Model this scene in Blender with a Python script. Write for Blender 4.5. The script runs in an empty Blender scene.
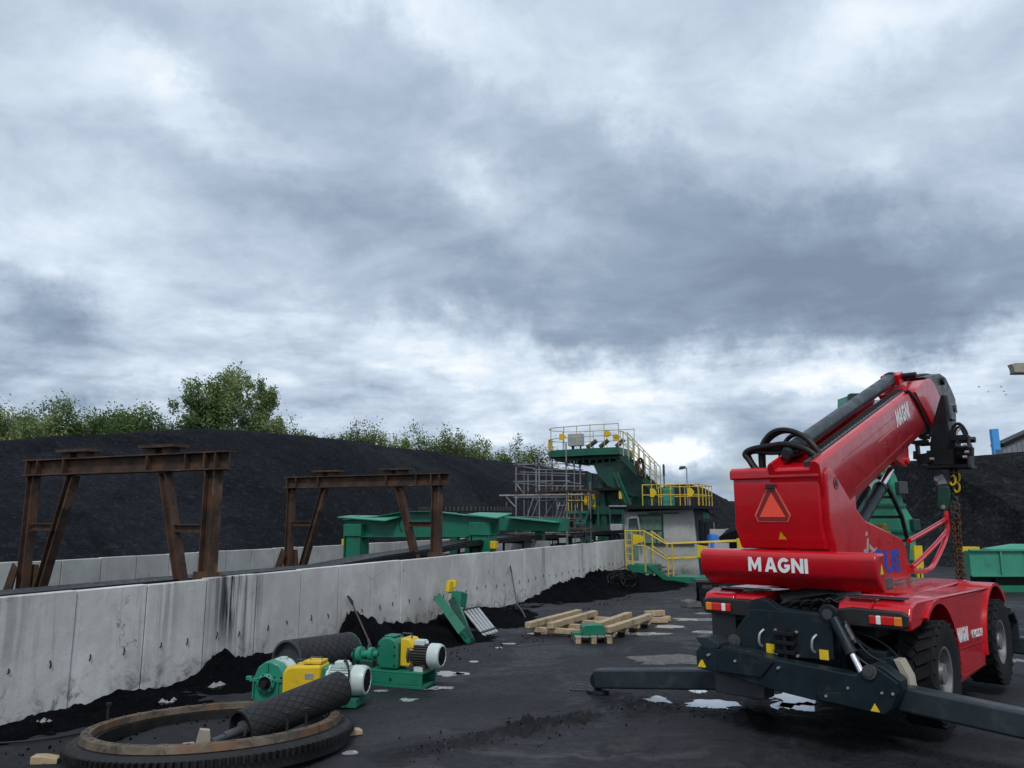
import bpy, bmesh, math, random
from mathutils import Vector, Matrix, noise
random.seed(7)
R = math.radians
scene = bpy.context.scene
COL = scene.collection

# ------------------------------------------------------------------ camera
F, EYE, HOR = 770.0, 2.45, 516.0
TH = math.atan((HOR - 384) / F)
cam_d = bpy.data.cameras.new('camera'); cam = bpy.data.objects.new('camera', cam_d); COL.objects.link(cam)
cam.location = (0, 0, EYE); cam.rotation_euler = (math.pi / 2 + TH, 0, 0)
cam_d.sensor_width = 36; cam_d.lens = F / 1024 * 36; cam_d.clip_start = 0.05; cam_d.clip_end = 6000
scene.camera = cam

def ray(px, py):
    a = (px - 512) / F; b = (384 - py) / F
    return Vector((a, math.cos(TH) - b * math.sin(TH), math.sin(TH) + b * math.cos(TH)))
EYEV = Vector((0, 0, EYE))
def at(px, py, Y):
    r = ray(px, py); return EYEV + r * (Y / r.y)
def onground(px, py, z=0.0):
    r = ray(px, py); return EYEV + r * ((z - EYE) / r.z)

class Frame:                      # a local frame standing on the ground, turned clockwise by ang
    def __init__(s, o, ang):
        s.o = Vector(o); s.rz = -ang
        s.ax = Vector((math.cos(ang), -math.sin(ang), 0)); s.ay = Vector((math.sin(ang), math.cos(ang), 0))
    def _hit(s, px, py, ax, v):
        r = ray(px, py); t = (v - (EYEV - s.o).dot(ax)) / r.dot(ax); return s.loc(EYEV + r * t)
    def loc(s, p):
        d = p - s.o; return Vector((d.dot(s.ax), d.dot(s.ay), d.z))
    def onx(s, px, py, v): return s._hit(px, py, s.ax, v)
    def ony(s, px, py, v): return s._hit(px, py, s.ay, v)
    def w(s, x, y, z=0): return s.o + s.ax * x + s.ay * y + Vector((0, 0, z))
TR = Frame((0, 0, 0), R(25.1))          # the track and its two walls: x across, y along
CR = Frame((3.94, 9.9, 0), R(42))       # the red machine: x right, y forward

# ------------------------------------------------------------------ node helpers
class G:
    def __init__(s, nt): s.nt = nt; s.N = nt.nodes; s.L = nt.links
    def n(s, t, **k):
        x = s.N.new(t)
        for a, v in k.items(): setattr(x, a, v)
        return x
    def put(s, sock, v):
        if v is None: return
        if hasattr(v, 'links') or isinstance(v, bpy.types.NodeSocket): s.L.new(v, sock)
        else: sock.default_value = v
    def m(s, op, a, b=None, c=None, clamp=False):
        x = s.n('ShaderNodeMath', operation=op, use_clamp=clamp)
        s.put(x.inputs[0], a); s.put(x.inputs[1], b); s.put(x.inputs[2], c)
        return x.outputs[0]
    def vm(s, op, a, b=None, out=0):
        x = s.n('ShaderNodeVectorMath', operation=op)
        s.put(x.inputs[0], a)
        if op == 'SCALE': s.put(x.inputs['Scale'], b)
        else: s.put(x.inputs[1], b)
        return x.outputs['Value'] if op in ('DOT_PRODUCT', 'LENGTH') else x.outputs[0]
    def noise(s, vec, scale, detail=4, rough=.55, dist=0, color=False):
        x = s.n('ShaderNodeTexNoise'); s.put(x.inputs['Vector'], vec)
        x.inputs['Scale'].default_value = scale; x.inputs['Detail'].default_value = detail
        x.inputs['Roughness'].default_value = rough; x.inputs['Distortion'].default_value = dist
        return x.outputs['Color' if color else 'Fac']
    def mapping(s, vec, scale=(1, 1, 1), rot=(0, 0, 0), loc=(0, 0, 0)):
        x = s.n('ShaderNodeMapping'); s.put(x.inputs['Vector'], vec)
        x.inputs['Scale'].default_value = scale; x.inputs['Rotation'].default_value = rot; x.inputs['Location'].default_value = loc
        return x.outputs[0]
    def step(s, v, a, b, lo=0., hi=1.):
        x = s.n('ShaderNodeMapRange', interpolation_type='SMOOTHSTEP')
        s.put(x.inputs['Value'], v)
        for i, q in zip(('From Min', 'From Max', 'To Min', 'To Max'), (a, b, lo, hi)): s.put(x.inputs[i], q)
        return x.outputs[0]
    def mix(s, f, a, b, mode='MIX'):
        x = s.n('ShaderNodeMix', data_type='RGBA', blend_type=mode)
        s.put(x.inputs[0], f); s.put(x.inputs[6], c4(a)); s.put(x.inputs[7], c4(b)); return x.outputs[2]
    def bump(s, h, strength=.5, dist=.02):
        x = s.n('ShaderNodeBump'); s.put(x.inputs['Height'], h)
        x.inputs['Strength'].default_value = strength; x.inputs['Distance'].default_value = dist; return x.outputs[0]
def c4(v): return (*v, 1) if isinstance(v, tuple) and len(v) == 3 else v

def new_mat(name):
    m = bpy.data.materials.new(name); m.use_nodes = True
    b = m.node_tree.nodes['Principled BSDF']; g = G(m.node_tree)
    tc = g.n('ShaderNodeTexCoord')
    return m, g, b, tc
def mat(name, base, rough=.5, metal=0., var=.25, vscale=3., dirt=None, damt=.4, dscale=2., dthr=.5, bump=.0, bscale=30., coat=0., rvar=.15, spec=None):
    m, g, b, tc = new_mat(name); V = tc.outputs['Object']
    n1 = g.noise(V, vscale, 5, .6)
    c = g.mix(g.step(n1, .25, .75), tuple(x * (1 - var) for x in base), tuple(min(1, x * (1 + var)) for x in base))
    rr = g.step(g.noise(V, vscale * 2.3, 4), .2, .8, max(0.02, rough - rvar), min(1, rough + rvar))
    if dirt:
        d = g.step(g.noise(V, dscale, 8, .65, .4), dthr, dthr + .18, 0, damt)
        c = g.mix(d, c, dirt); rr = g.mix(d, rr, (.85, .85, .85))
    g.put(b.inputs['Base Color'], c); g.put(b.inputs['Roughness'], rr); b.inputs['Metallic'].default_value = metal
    if bump: g.put(b.inputs['Normal'], g.bump(g.noise(V, bscale, 5, .65), bump, .02))
    if coat: b.inputs['Coat Weight'].default_value = coat; b.inputs['Coat Roughness'].default_value = .08
    if spec is not None: b.inputs['Specular IOR Level'].default_value = spec
    return m
M = {}
DUST = (.035, .034, .036)
M['red'] = mat('red_paint', (.50, .0022, .0095), .30, 0, .07, 1.5, (.075, .012, .014), .36, 2.4, .54, coat=.38, rvar=.08, spec=.45)
M['pale_decal'] = mat('white_lettering', (.78, .78, .78), .4, 0, .05, 6, (.4, .38, .38), .5, 9, .58)
M['blue_decal'] = mat('blue_lettering', (.012, .05, .36), .4, 0, .05, 6)
M['grey_decal'] = mat('grey_emblem', (.38, .36, .36), .4, 0, .1, 6)
M['slate'] = mat('slate_paint', (.0085, .017, .0225), .42, 0, .25, 2.5, (.045, .045, .043), .45, 3.4, .54, bump=.05, spec=.25)
M['tube_grey'] = mat('grey_paint_tube', (.024, .034, .041), .38, 0, .2, 2, (.060, .060, .058), .45, 4, .53, spec=.35)
M['chrome'] = mat('chrome_rod', (.75, .76, .78), .15, 1, .05, 4)
M['black'] = mat('black_rubber', (.012, .012, .013), .55, 0, .2, 5, bump=.05)
M['hose'] = mat('black_hose', (.007, .007, .008), .5, 0, .2, 8, spec=.35)
M['tyre'] = mat('tyre_rubber', (.010, .010, .011), .8, 0, .25, 4, (.026, .025, .025), .5, 6, .52, bump=.15, spec=.25)
M['black_steel'] = mat('black_steel', (.007, .008, .010), .5, .05, .3, 3, (.03, .03, .03), .3, 5, .56, spec=.3)
M['green'] = mat('teal_green_paint', (.010, .155, .092), .42, 0, .12, 1.4, (.018, .03, .028), .55, 2.2, .54)
M['pale_green'] = mat('pale_green_paint', (.045, .27, .175), .45, 0, .12, 1.2, (.03, .06, .05), .45, 2.2, .54)
M['dark_green'] = mat('dark_green_paint', (.004, .050, .032), .5, 0, .2, 1.4, (.012, .02, .018), .7, 1.7, .5)
M['tower_green'] = mat('tower_green_paint', (.007, .095, .06), .45, 0, .15, 1.4, (.012, .02, .018), .6, 2., .5)
M['teal'] = mat('gearbox_teal', (.018, .21, .135), .38, 0, .12, 3, (.012, .02, .018), .6, 7, .55)
M['yellow'] = mat('yellow_paint', (.66, .45, .015), .42, 0, .08, 3, (.09, .07, .03), .5, 6, .57)
M['rail_yellow'] = mat('rail_yellow', (.58, .42, .05), .5, 0, .15, 2, (.12, .1, .05), .55, 3, .52)
M['rail_pale'] = mat('rail_pale', (.42, .38, .20), .5, 0, .2, 2, (.12, .11, .08), .55, 3, .5)
M['rim_steel'] = mat('wheel_rim', (.22, .225, .23), .45, .4, .2, 5, (.04, .04, .04), .6, 7, .5)
M['scaffold'] = mat('scaffold_tube', (.20, .205, .215), .55, .3, .3, 2, (.10, .045, .03), .8, 1.1, .5)
M['galv'] = mat('galvanised_steel', (.36, .37, .39), .5, .55, .2, 3, (.14, .07, .05), .6, 1.3, .55)
M['grey_box'] = mat('grey_sheet', (.36, .38, .39), .5, 0, .1, 2, (.12, .12, .12), .4, 3, .55)
M['motor'] = mat('motor_grey', (.48, .56, .54), .42, 0, .08, 4, (.05, .05, .05), .55, 7, .57)
M['motor_dirty'] = mat('motor_brown', (.05, .042, .036), .6, 0, .3, 6, bump=.05)
M['concrete_base'] = None
M['wood'] = None
M['amber'] = mat('amber_lens', (.75, .20, .02), .18, 0, .03, 9, coat=.8)
M['lens_red'] = mat('red_lens', (.55, .015, .01), .18, 0, .03, 9, coat=.8)
M['lens_white'] = mat('clear_lens', (.8, .78, .76), .12, 0, .03, 9, coat=.8)
M['reflect_orange'] = mat('orange_reflector', (.85, .075, .035), .35, 0, .05, 14)
M['reflect_red'] = mat('red_reflector_border', (.20, .003, .006), .35, 0, .05, 9)
M['reflect_edge'] = mat('pale_red_edge', (.66, .13, .07), .4)
M['sticker'] = mat('warning_sticker', (.72, .50, .02), .4, 0, .05, 9)
M['blue'] = mat('blue_plastic', (.02, .17, .62), .4)
M['banner_blue'] = mat('blue_sheet', (.06, .32, .72), .55, 0, .06, .3)
M['beige'] = mat('beige_plate', (.34, .30, .24), .6, 0, .15, 3)
M['dark_grey'] = mat('dark_grey_paint', (.05, .053, .055), .45, 0, .15, 3)
M['dark_glass'] = mat('dark_glass', (.012, .016, .018), .08, 0, .05, 3, coat=.5)
M['curtain'] = mat('greenish_glazing', (.13, .20, .165), .2, 0, .2, 4, coat=.5)
M['cloth'] = mat('seat_cloth', (.02, .02, .022), .9)
M['grit'] = mat('grey_grit', (.12, .118, .115), .9, 0, .35, 5, (.05, .05, .05), .6, 6, .48, bump=.6, bscale=40)
M['white_debris'] = mat('pale_rubble', (.22, .22, .22), .8, 0, .3, 6, bump=.3)
M['shed'] = mat('shed_sheet', (.20, .21, .23), .6, 0, .2, .3)
M['bird'] = mat('bird_plumage', (.03, .03, .035), .8)
M['bark'] = mat('bark', (.10, .085, .07), .9, 0, .35, 3, bump=.4)
M['birch_bark'] = mat('birch_bark', (.30, .29, .27), .85, 0, .4, 2.5, (.03, .03, .03), .7, 3, .55)

def make_glass():
    m, g, b, tc = new_mat('cab_glass')
    b.inputs['Base Color'].default_value = (.75, .85, .82, 1); b.inputs['Roughness'].default_value = .03
    tr = g.n('ShaderNodeBsdfTransparent'); tr.inputs['Color'].default_value = (.90, .95, .93, 1)
    gl = g.n('ShaderNodeBsdfGlossy'); gl.inputs['Roughness'].default_value = .03
    lw = g.n('ShaderNodeLayerWeight'); lw.inputs['Blend'].default_value = .5; fr = g.n('ShaderNodeMath', operation='MULTIPLY_ADD'); g.L.new(g.m('POWER', lw.outputs['Facing'], 5.), fr.inputs[0]); fr.inputs[1].default_value = .6; fr.inputs[2].default_value = .05
    mx = g.n('ShaderNodeMixShader'); g.L.new(fr.outputs[0], mx.inputs[0]); g.L.new(tr.outputs[0], mx.inputs[1]); g.L.new(gl.outputs[0], mx.inputs[2])
    g.L.new(mx.outputs[0], m.node_tree.nodes['Material Output'].inputs['Surface']); return m
M['glass'] = make_glass()

def make_concrete(name, base, stain_at=(), vert=1.0):
    m, g, b, tc = new_mat(name); V = tc.outputs['Object']
    oi = g.n('ShaderNodeObjectInfo')
    n = g.noise(V, .9, 6, .6); f = g.noise(V, 7, 6, .65)
    c = g.mix(g.step(n, .3, .72), tuple(x * .74 for x in base), tuple(x * 1.16 for x in base))
    c = g.mix(g.step(g.noise(V, 3.1, 7, .7, .6), .50, .72, 0, .45), c, tuple(x * .55 for x in base))
    c = g.mix(g.step(f, .35, .75, 0, .35), c, tuple(x * .72 for x in base))
    c = g.mix(g.step(oi.outputs['Random'], 0, 1, 0, .30), c, tuple(x * .62 for x in base))
    # run-off streaks: fine across, long down
    sv = g.mapping(V, (5.5, 5.5, .42)); st = g.noise(sv, 1.3, 6, .62, 1.2)
    patch = g.step(g.noise(V, .55, 3), .45, .62)
    s1 = g.m('MULTIPLY', g.step(st, .53, .70), patch)
    c = g.mix(g.m('MULTIPLY', s1, .24 * vert), c, (.045, .046, .048))
    # grimy splash low on the wall, coal smears
    sep = g.n('ShaderNodeSeparateXYZ'); g.L.new(V, sep.inputs[0])
    low = g.step(g.m('ADD', sep.outputs['Z'], g.m('MULTIPLY', g.noise(V, 2.2, 6, .7, 1.), .9)), 1.05, .55)
    c = g.mix(g.m('MULTIPLY', low, g.step(g.noise(V, 3.4, 6, .7, .8), .46, .66, 0, .75)), c, (.06, .061, .064))
    for (y0, wdt, amt) in stain_at:
        d = g.m('DIVIDE', g.m('SUBTRACT', sep.outputs['Y'], y0), wdt)
        gs = g.m('POWER', 2.718, g.m('MULTIPLY', g.m('MULTIPLY', d, d), -1.0))
        s2 = g.step(g.noise(g.mapping(V, (9, 9, .35)), 1.0, 5, .6, .3), .40, .60)
        top = g.step(g.m('ADD', sep.outputs['Z'], g.m('MULTIPLY', g.noise(V, 1.7, 4), .8)), .55, 1.5)
        c = g.mix(g.m('MULTIPLY', g.m('MULTIPLY', gs, s2), g.m('MULTIPLY', g.m('ADD', top, .35), amt), clamp=True), c, (.022, .023, .025))
    cr = g.n('ShaderNodeTexVoronoi', feature='DISTANCE_TO_EDGE'); g.put(cr.inputs['Vector'], g.vm('ADD', V, g.vm('SCALE', g.noise(V, 1.7, 4, .6, 0, True), .9))); cr.inputs['Scale'].default_value = .9
    crk = g.m('MULTIPLY', g.step(cr.outputs['Distance'], .008, .002), g.step(g.noise(V, 1.1, 2), .56, .64))
    c = g.mix(g.m('MULTIPLY', crk, .55), c, (.07, .07, .072))
    g.put(b.inputs['Base Color'], c); b.inputs['Roughness'].default_value = .85
    g.put(b.inputs['Normal'], g.bump(g.m('ADD', g.noise(V, 24, 5, .65), g.m('MULTIPLY', n, 1.5)), .3, .012)); return m
M['concrete'] = make_concrete('precast_concrete', (.65, .638, .61), ((9.75, .5, .9), (8.4, .22, .3), (6.1, .4, .22), (22.6, .2, .4), (26.0, .25, .45)))
M['concrete_rear'] = make_concrete('precast_concrete_rear', (.48, .49, .47), (), 1.3)
M['booth_wall'] = make_concrete('booth_render', (.40, .40, .39), (), 1.0)

def make_rust():
    m, g, b, tc = new_mat('rusty_steel'); V = tc.outputs['Object']
    n = g.noise(V, 2.2, 7, .65, .5); f = g.noise(V, 16, 6, .7)
    c = g.mix(g.step(n, .32, .68), (.020, .012, .0095), (.085, .039, .020))
    c = g.mix(g.step(f, .5, .75, 0, .6), c, (.125, .058, .024))
    c = g.mix(g.m('MULTIPLY', g.step(g.noise(V, 1.3, 5, .6), .60, .70), .5), c, (.20, .13, .085))
    g.put(b.inputs['Base Color'], c); b.inputs['Roughness'].default_value = .8
    g.put(b.inputs['Normal'], g.bump(f, .25, .01)); return m
M['rust'] = make_rust()

def make_ringtop():
    m, g, b, tc = new_mat('worn_ring_steel'); V = tc.outputs['Object']
    n = g.noise(V, 3.0, 7, .65, .8)
    c = g.mix(g.step(n, .35, .62), (.040, .033, .027), (.15, .115, .078))
    c = g.mix(g.step(g.noise(V, 2.0, 5), .52, .64, 0, .75), c, (.135, .06, .024))
    c = g.mix(g.step(g.noise(V, 5, 6, .7), .55, .7, 0, .8), c, (.018, .018, .018))
    g.put(b.inputs['Base Color'], c); b.inputs['Roughness'].default_value = .6; b.inputs['Metallic'].default_value = .2
    g.put(b.inputs['Normal'], g.bump(g.noise(V, 30, 5), .2, .01)); return m
M['ring_top'] = make_ringtop()
M['ring_dark'] = mat('greasy_steel', (.009, .009, .0095), .55, .2, .4, 3, (.05, .03, .02), .5, 3, .55, bump=.1)

def make_wood(name='raw_timber', a=(.30, .215, .125), bb=(.50, .39, .25)):
    m, g, b, tc = new_mat(name); V = tc.outputs['Object']
    oi = g.n('ShaderNodeObjectInfo')
    w = g.noise(g.mapping(V, (2, 14, 14)), 1.5, 5, .6, .6)
    c = g.mix(g.step(w, .3, .7), a, bb)
    c = g.mix(g.step(g.noise(V, 3.5, 5), .52, .7, 0, .55), c, (.07, .055, .045))
    g.put(b.inputs['Base Color'], c); b.inputs['Roughness'].default_value = .75
    g.put(b.inputs['Normal'], g.bump(w, .2, .006)); return m
M['wood'] = make_wood()
M['grey_wood'] = make_wood('weathered_timber', (.20, .19, .18), (.42, .41, .40))

def make_drum():
    m, g, b, tc = new_mat('diamond_rubber_lagging'); uv = tc.outputs['UV']; V = tc.outputs['Object']
    sep = g.n('ShaderNodeSeparateXYZ'); g.L.new(uv, sep.inputs[0])
    u, v = sep.outputs[0], sep.outputs[1]
    def groove(e):
        fr = g.m('FRACT', e); return g.step(g.m('ABSOLUTE', g.m('SUBTRACT', fr, .5)), .395, .45)
    k1 = groove(g.m('ADD', g.m('MULTIPLY', u, 13), g.m('MULTIPLY', v, 7)))
    k2 = groove(g.m('SUBTRACT', g.m('MULTIPLY', u, 13), g.m('MULTIPLY', v, 7)))
    k = g.m('MAXIMUM', k1, k2)
    c = g.mix(g.step(g.noise(V, 4, 6, .65), .35, .7), (.010, .010, .0115), (.023, .0225, .0235))
    c = g.mix(k, c, (.004, .004, .0045))
    g.put(b.inputs['Base Color'], c); b.inputs['Roughness'].default_value = .7
    g.put(b.inputs['Normal'], g.bump(g.m('ADD', g.m('MULTIPLY', k, -1.), g.m('MULTIPLY', g.noise(V, 25, 4), .15)), .9, .012)); return m
M['drum'] = make_drum()

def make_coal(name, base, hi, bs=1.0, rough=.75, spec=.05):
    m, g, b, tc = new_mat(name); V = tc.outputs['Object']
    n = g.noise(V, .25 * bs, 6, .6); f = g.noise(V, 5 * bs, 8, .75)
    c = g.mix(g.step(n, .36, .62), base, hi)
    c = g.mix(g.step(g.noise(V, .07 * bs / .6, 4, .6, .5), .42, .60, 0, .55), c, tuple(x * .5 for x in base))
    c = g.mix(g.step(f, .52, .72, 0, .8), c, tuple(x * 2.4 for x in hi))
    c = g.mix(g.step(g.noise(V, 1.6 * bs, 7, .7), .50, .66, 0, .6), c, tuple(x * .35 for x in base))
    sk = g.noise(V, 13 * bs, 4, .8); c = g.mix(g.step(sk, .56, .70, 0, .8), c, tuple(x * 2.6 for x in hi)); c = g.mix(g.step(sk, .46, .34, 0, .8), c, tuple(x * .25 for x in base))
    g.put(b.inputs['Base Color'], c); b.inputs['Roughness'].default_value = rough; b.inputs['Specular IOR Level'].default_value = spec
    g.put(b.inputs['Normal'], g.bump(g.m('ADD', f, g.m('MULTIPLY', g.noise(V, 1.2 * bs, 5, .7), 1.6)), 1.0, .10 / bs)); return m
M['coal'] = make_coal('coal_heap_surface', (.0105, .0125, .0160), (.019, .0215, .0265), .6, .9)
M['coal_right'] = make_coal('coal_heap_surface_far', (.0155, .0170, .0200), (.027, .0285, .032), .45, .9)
M['spill'] = make_coal('spilled_coal', (.0028, .0034, .0045), (.0055, .0062, .0078), 2.6, .95, .03)

def make_ground():
    m, g, b, tc = new_mat('coal_stained_asphalt'); V = tc.outputs['Object']
    big = g.noise(V, .22, 5, .6, .6); mid = g.noise(V, 1.1, 6, .65, .7); fin = g.noise(V, 9, 7, .72); gr = g.noise(V, 42, 5, .7)
    c = g.mix(g.step(big, .35, .65), (.0115, .0116, .0150), (.0235, .0233, .0290))
    c = g.mix(g.step(mid, .40, .70, 0, .65), c, (.0055, .0053, .0065))
    c = g.mix(g.step(fin, .50, .70, 0, .7), c, (.025, .0245, .030))
    c = g.mix(g.step(gr, .60, .76, 0, .7), c, (.05, .048, .053))
    # dry dusty smears near the lens and towards the platform
    sm = g.noise(g.mapping(V, (1.0, 2.6, 1), (0, 0, R(-38))), .8, 7, .68, 1.1)
    sp = g.n('ShaderNodeSeparateXYZ'); g.L.new(V, sp.inputs[0])
    def blob(x0, y0, sx, sy):
        dx = g.m('DIVIDE', g.m('SUBTRACT', sp.outputs[0], x0), sx); dy = g.m('DIVIDE', g.m('SUBTRACT', sp.outputs[1], y0), sy)
        return g.m('POWER', 2.718, g.m('MULTIPLY', g.m('ADD', g.m('MULTIPLY', dx, dx), g.m('MULTIPLY', dy, dy)), -1.))
    msk = g.m('ADD', blob(.4, 8.2, 2.0, 1.3), g.m('MULTIPLY', blob(5.0, 21.5, 3.0, 4.0), .9), clamp=True)
    c = g.mix(g.m('MULTIPLY', g.step(sm, .47, .66), g.m('MULTIPLY', msk, .85)), c, (.062, .059, .057))
    def seg(ax, ay, bx, by, w):
        dx, dy = bx - ax, by - ay; L2 = dx * dx + dy * dy
        px = g.m('SUBTRACT', sp.outputs[0], ax); py = g.m('SUBTRACT', sp.outputs[1], ay)
        t = g.m('DIVIDE', g.m('ADD', g.m('MULTIPLY', px, dx), g.m('MULTIPLY', py, dy)), L2, clamp=True)
        ex = g.m('SUBTRACT', px, g.m('MULTIPLY', t, dx)); ey = g.m('SUBTRACT', py, g.m('MULTIPLY', t, dy))
        d = g.m('SQRT', g.m('ADD', g.m('MULTIPLY', ex, ex), g.m('MULTIPLY', ey, ey)))
        return g.step(g.m('SUBTRACT', d, g.m('MULTIPLY', g.m('SUBTRACT', g.noise(V, 2.6, 5, .7), .5), .9)), w, w * .45)
    mud = None
    for s_ in ((-1.3, 8.4, .2, 9.5, .34), (.2, 9.5, 1.7, 10.6, .38), (1.7, 10.6, 3.2, 10.2, .3), (2.3, 7.2, 4.6, 8.1, .4), (1.4, 6.5, 3.4, 7.1, .35), (3.0, 9.6, 6.0, 8.6, .5)):
        k_ = seg(*s_); mud = k_ if mud is None else g.m('MAXIMUM', mud, k_)
    c = g.mix(g.m('MULTIPLY', mud, .85), c, (.0042, .0042, .0055))
    fl = g.noise(V, 21, 3, .6); c = g.mix(g.m('MULTIPLY', g.step(fl, .66, .72), g.step(g.noise(V, 1.4, 4), .48, .62)), c, (.10, .10, .105))
    wet = g.m('ADD', g.step(g.noise(V, .55, 5, .6, .8), .50, .64), g.m('MULTIPLY', blob(4.8, 21, 4, 6), .35), clamp=True)
    g.put(b.inputs['Base Color'], g.mix(g.m('MULTIPLY', wet, .35), c, (.006, .006, .007)))
    b.inputs['Specular IOR Level'].default_value = .32
    g.put(b.inputs['Roughness'], g.m('ADD', g.m('MULTIPLY', wet, -.36), g.step(fin, .3, .7, .62, .92)))
    g.put(b.inputs['Normal'], g.bump(g.m('ADD', g.m('ADD', fin, g.m('MULTIPLY', mid, 1.6)), g.m('MULTIPLY', gr, .35)), .55, .03)); return m
M['ground'] = make_ground()

def make_water():
    m, g, b, tc = new_mat('puddle_water_sky_tint')
    b.inputs['Base Color'].default_value = (.62, .63, .65, 1); b.inputs['Roughness'].default_value = .05; b.inputs['Metallic'].default_value = .42  # pale, part-metal colour paints extra sky reflection onto the water
    b.inputs['IOR'].default_value = 1.9; b.inputs['Specular IOR Level'].default_value = 1.0
    g.put(b.inputs['Normal'], g.bump(g.noise(tc.outputs['Object'], 6, 3), .02, .01)); return m
M['water'] = make_water()

def make_leaf(name, a, bb):
    m, g, b, tc = new_mat(name); V = tc.outputs['Object']
    n = g.noise(V, .5, 3); f = g.noise(V, 4, 2)
    c = g.mix(g.step(n, .3, .7), a, bb); c = g.mix(g.step(f, .4, .75, 0, .5), c, tuple(x * 1.7 for x in bb))
    g.put(b.inputs['Base Color'], c); b.inputs['Roughness'].default_value = .6
    b.inputs['Specular IOR Level'].default_value = .3
    tl = g.n('ShaderNodeBsdfTranslucent'); g.put(tl.inputs['Color'], c)
    mx = g.n('ShaderNodeMixShader'); mx.inputs[0].default_value = .3
    g.L.new(b.outputs[0], mx.inputs[1]); g.L.new(tl.outputs[0], mx.inputs[2])
    g.L.new(mx.outputs[0], m.node_tree.nodes['Material Output'].inputs['Surface']); return m
M['leaf'] = make_leaf('dark_leaves', (.060, .110, .036), (.120, .185, .055))
M['leaf2'] = make_leaf('pale_leaves', (.135, .190, .072), (.23, .285, .115))
M['leaf3'] = make_leaf('olive_leaves', (.075, .105, .035), (.135, .16, .055))

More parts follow.
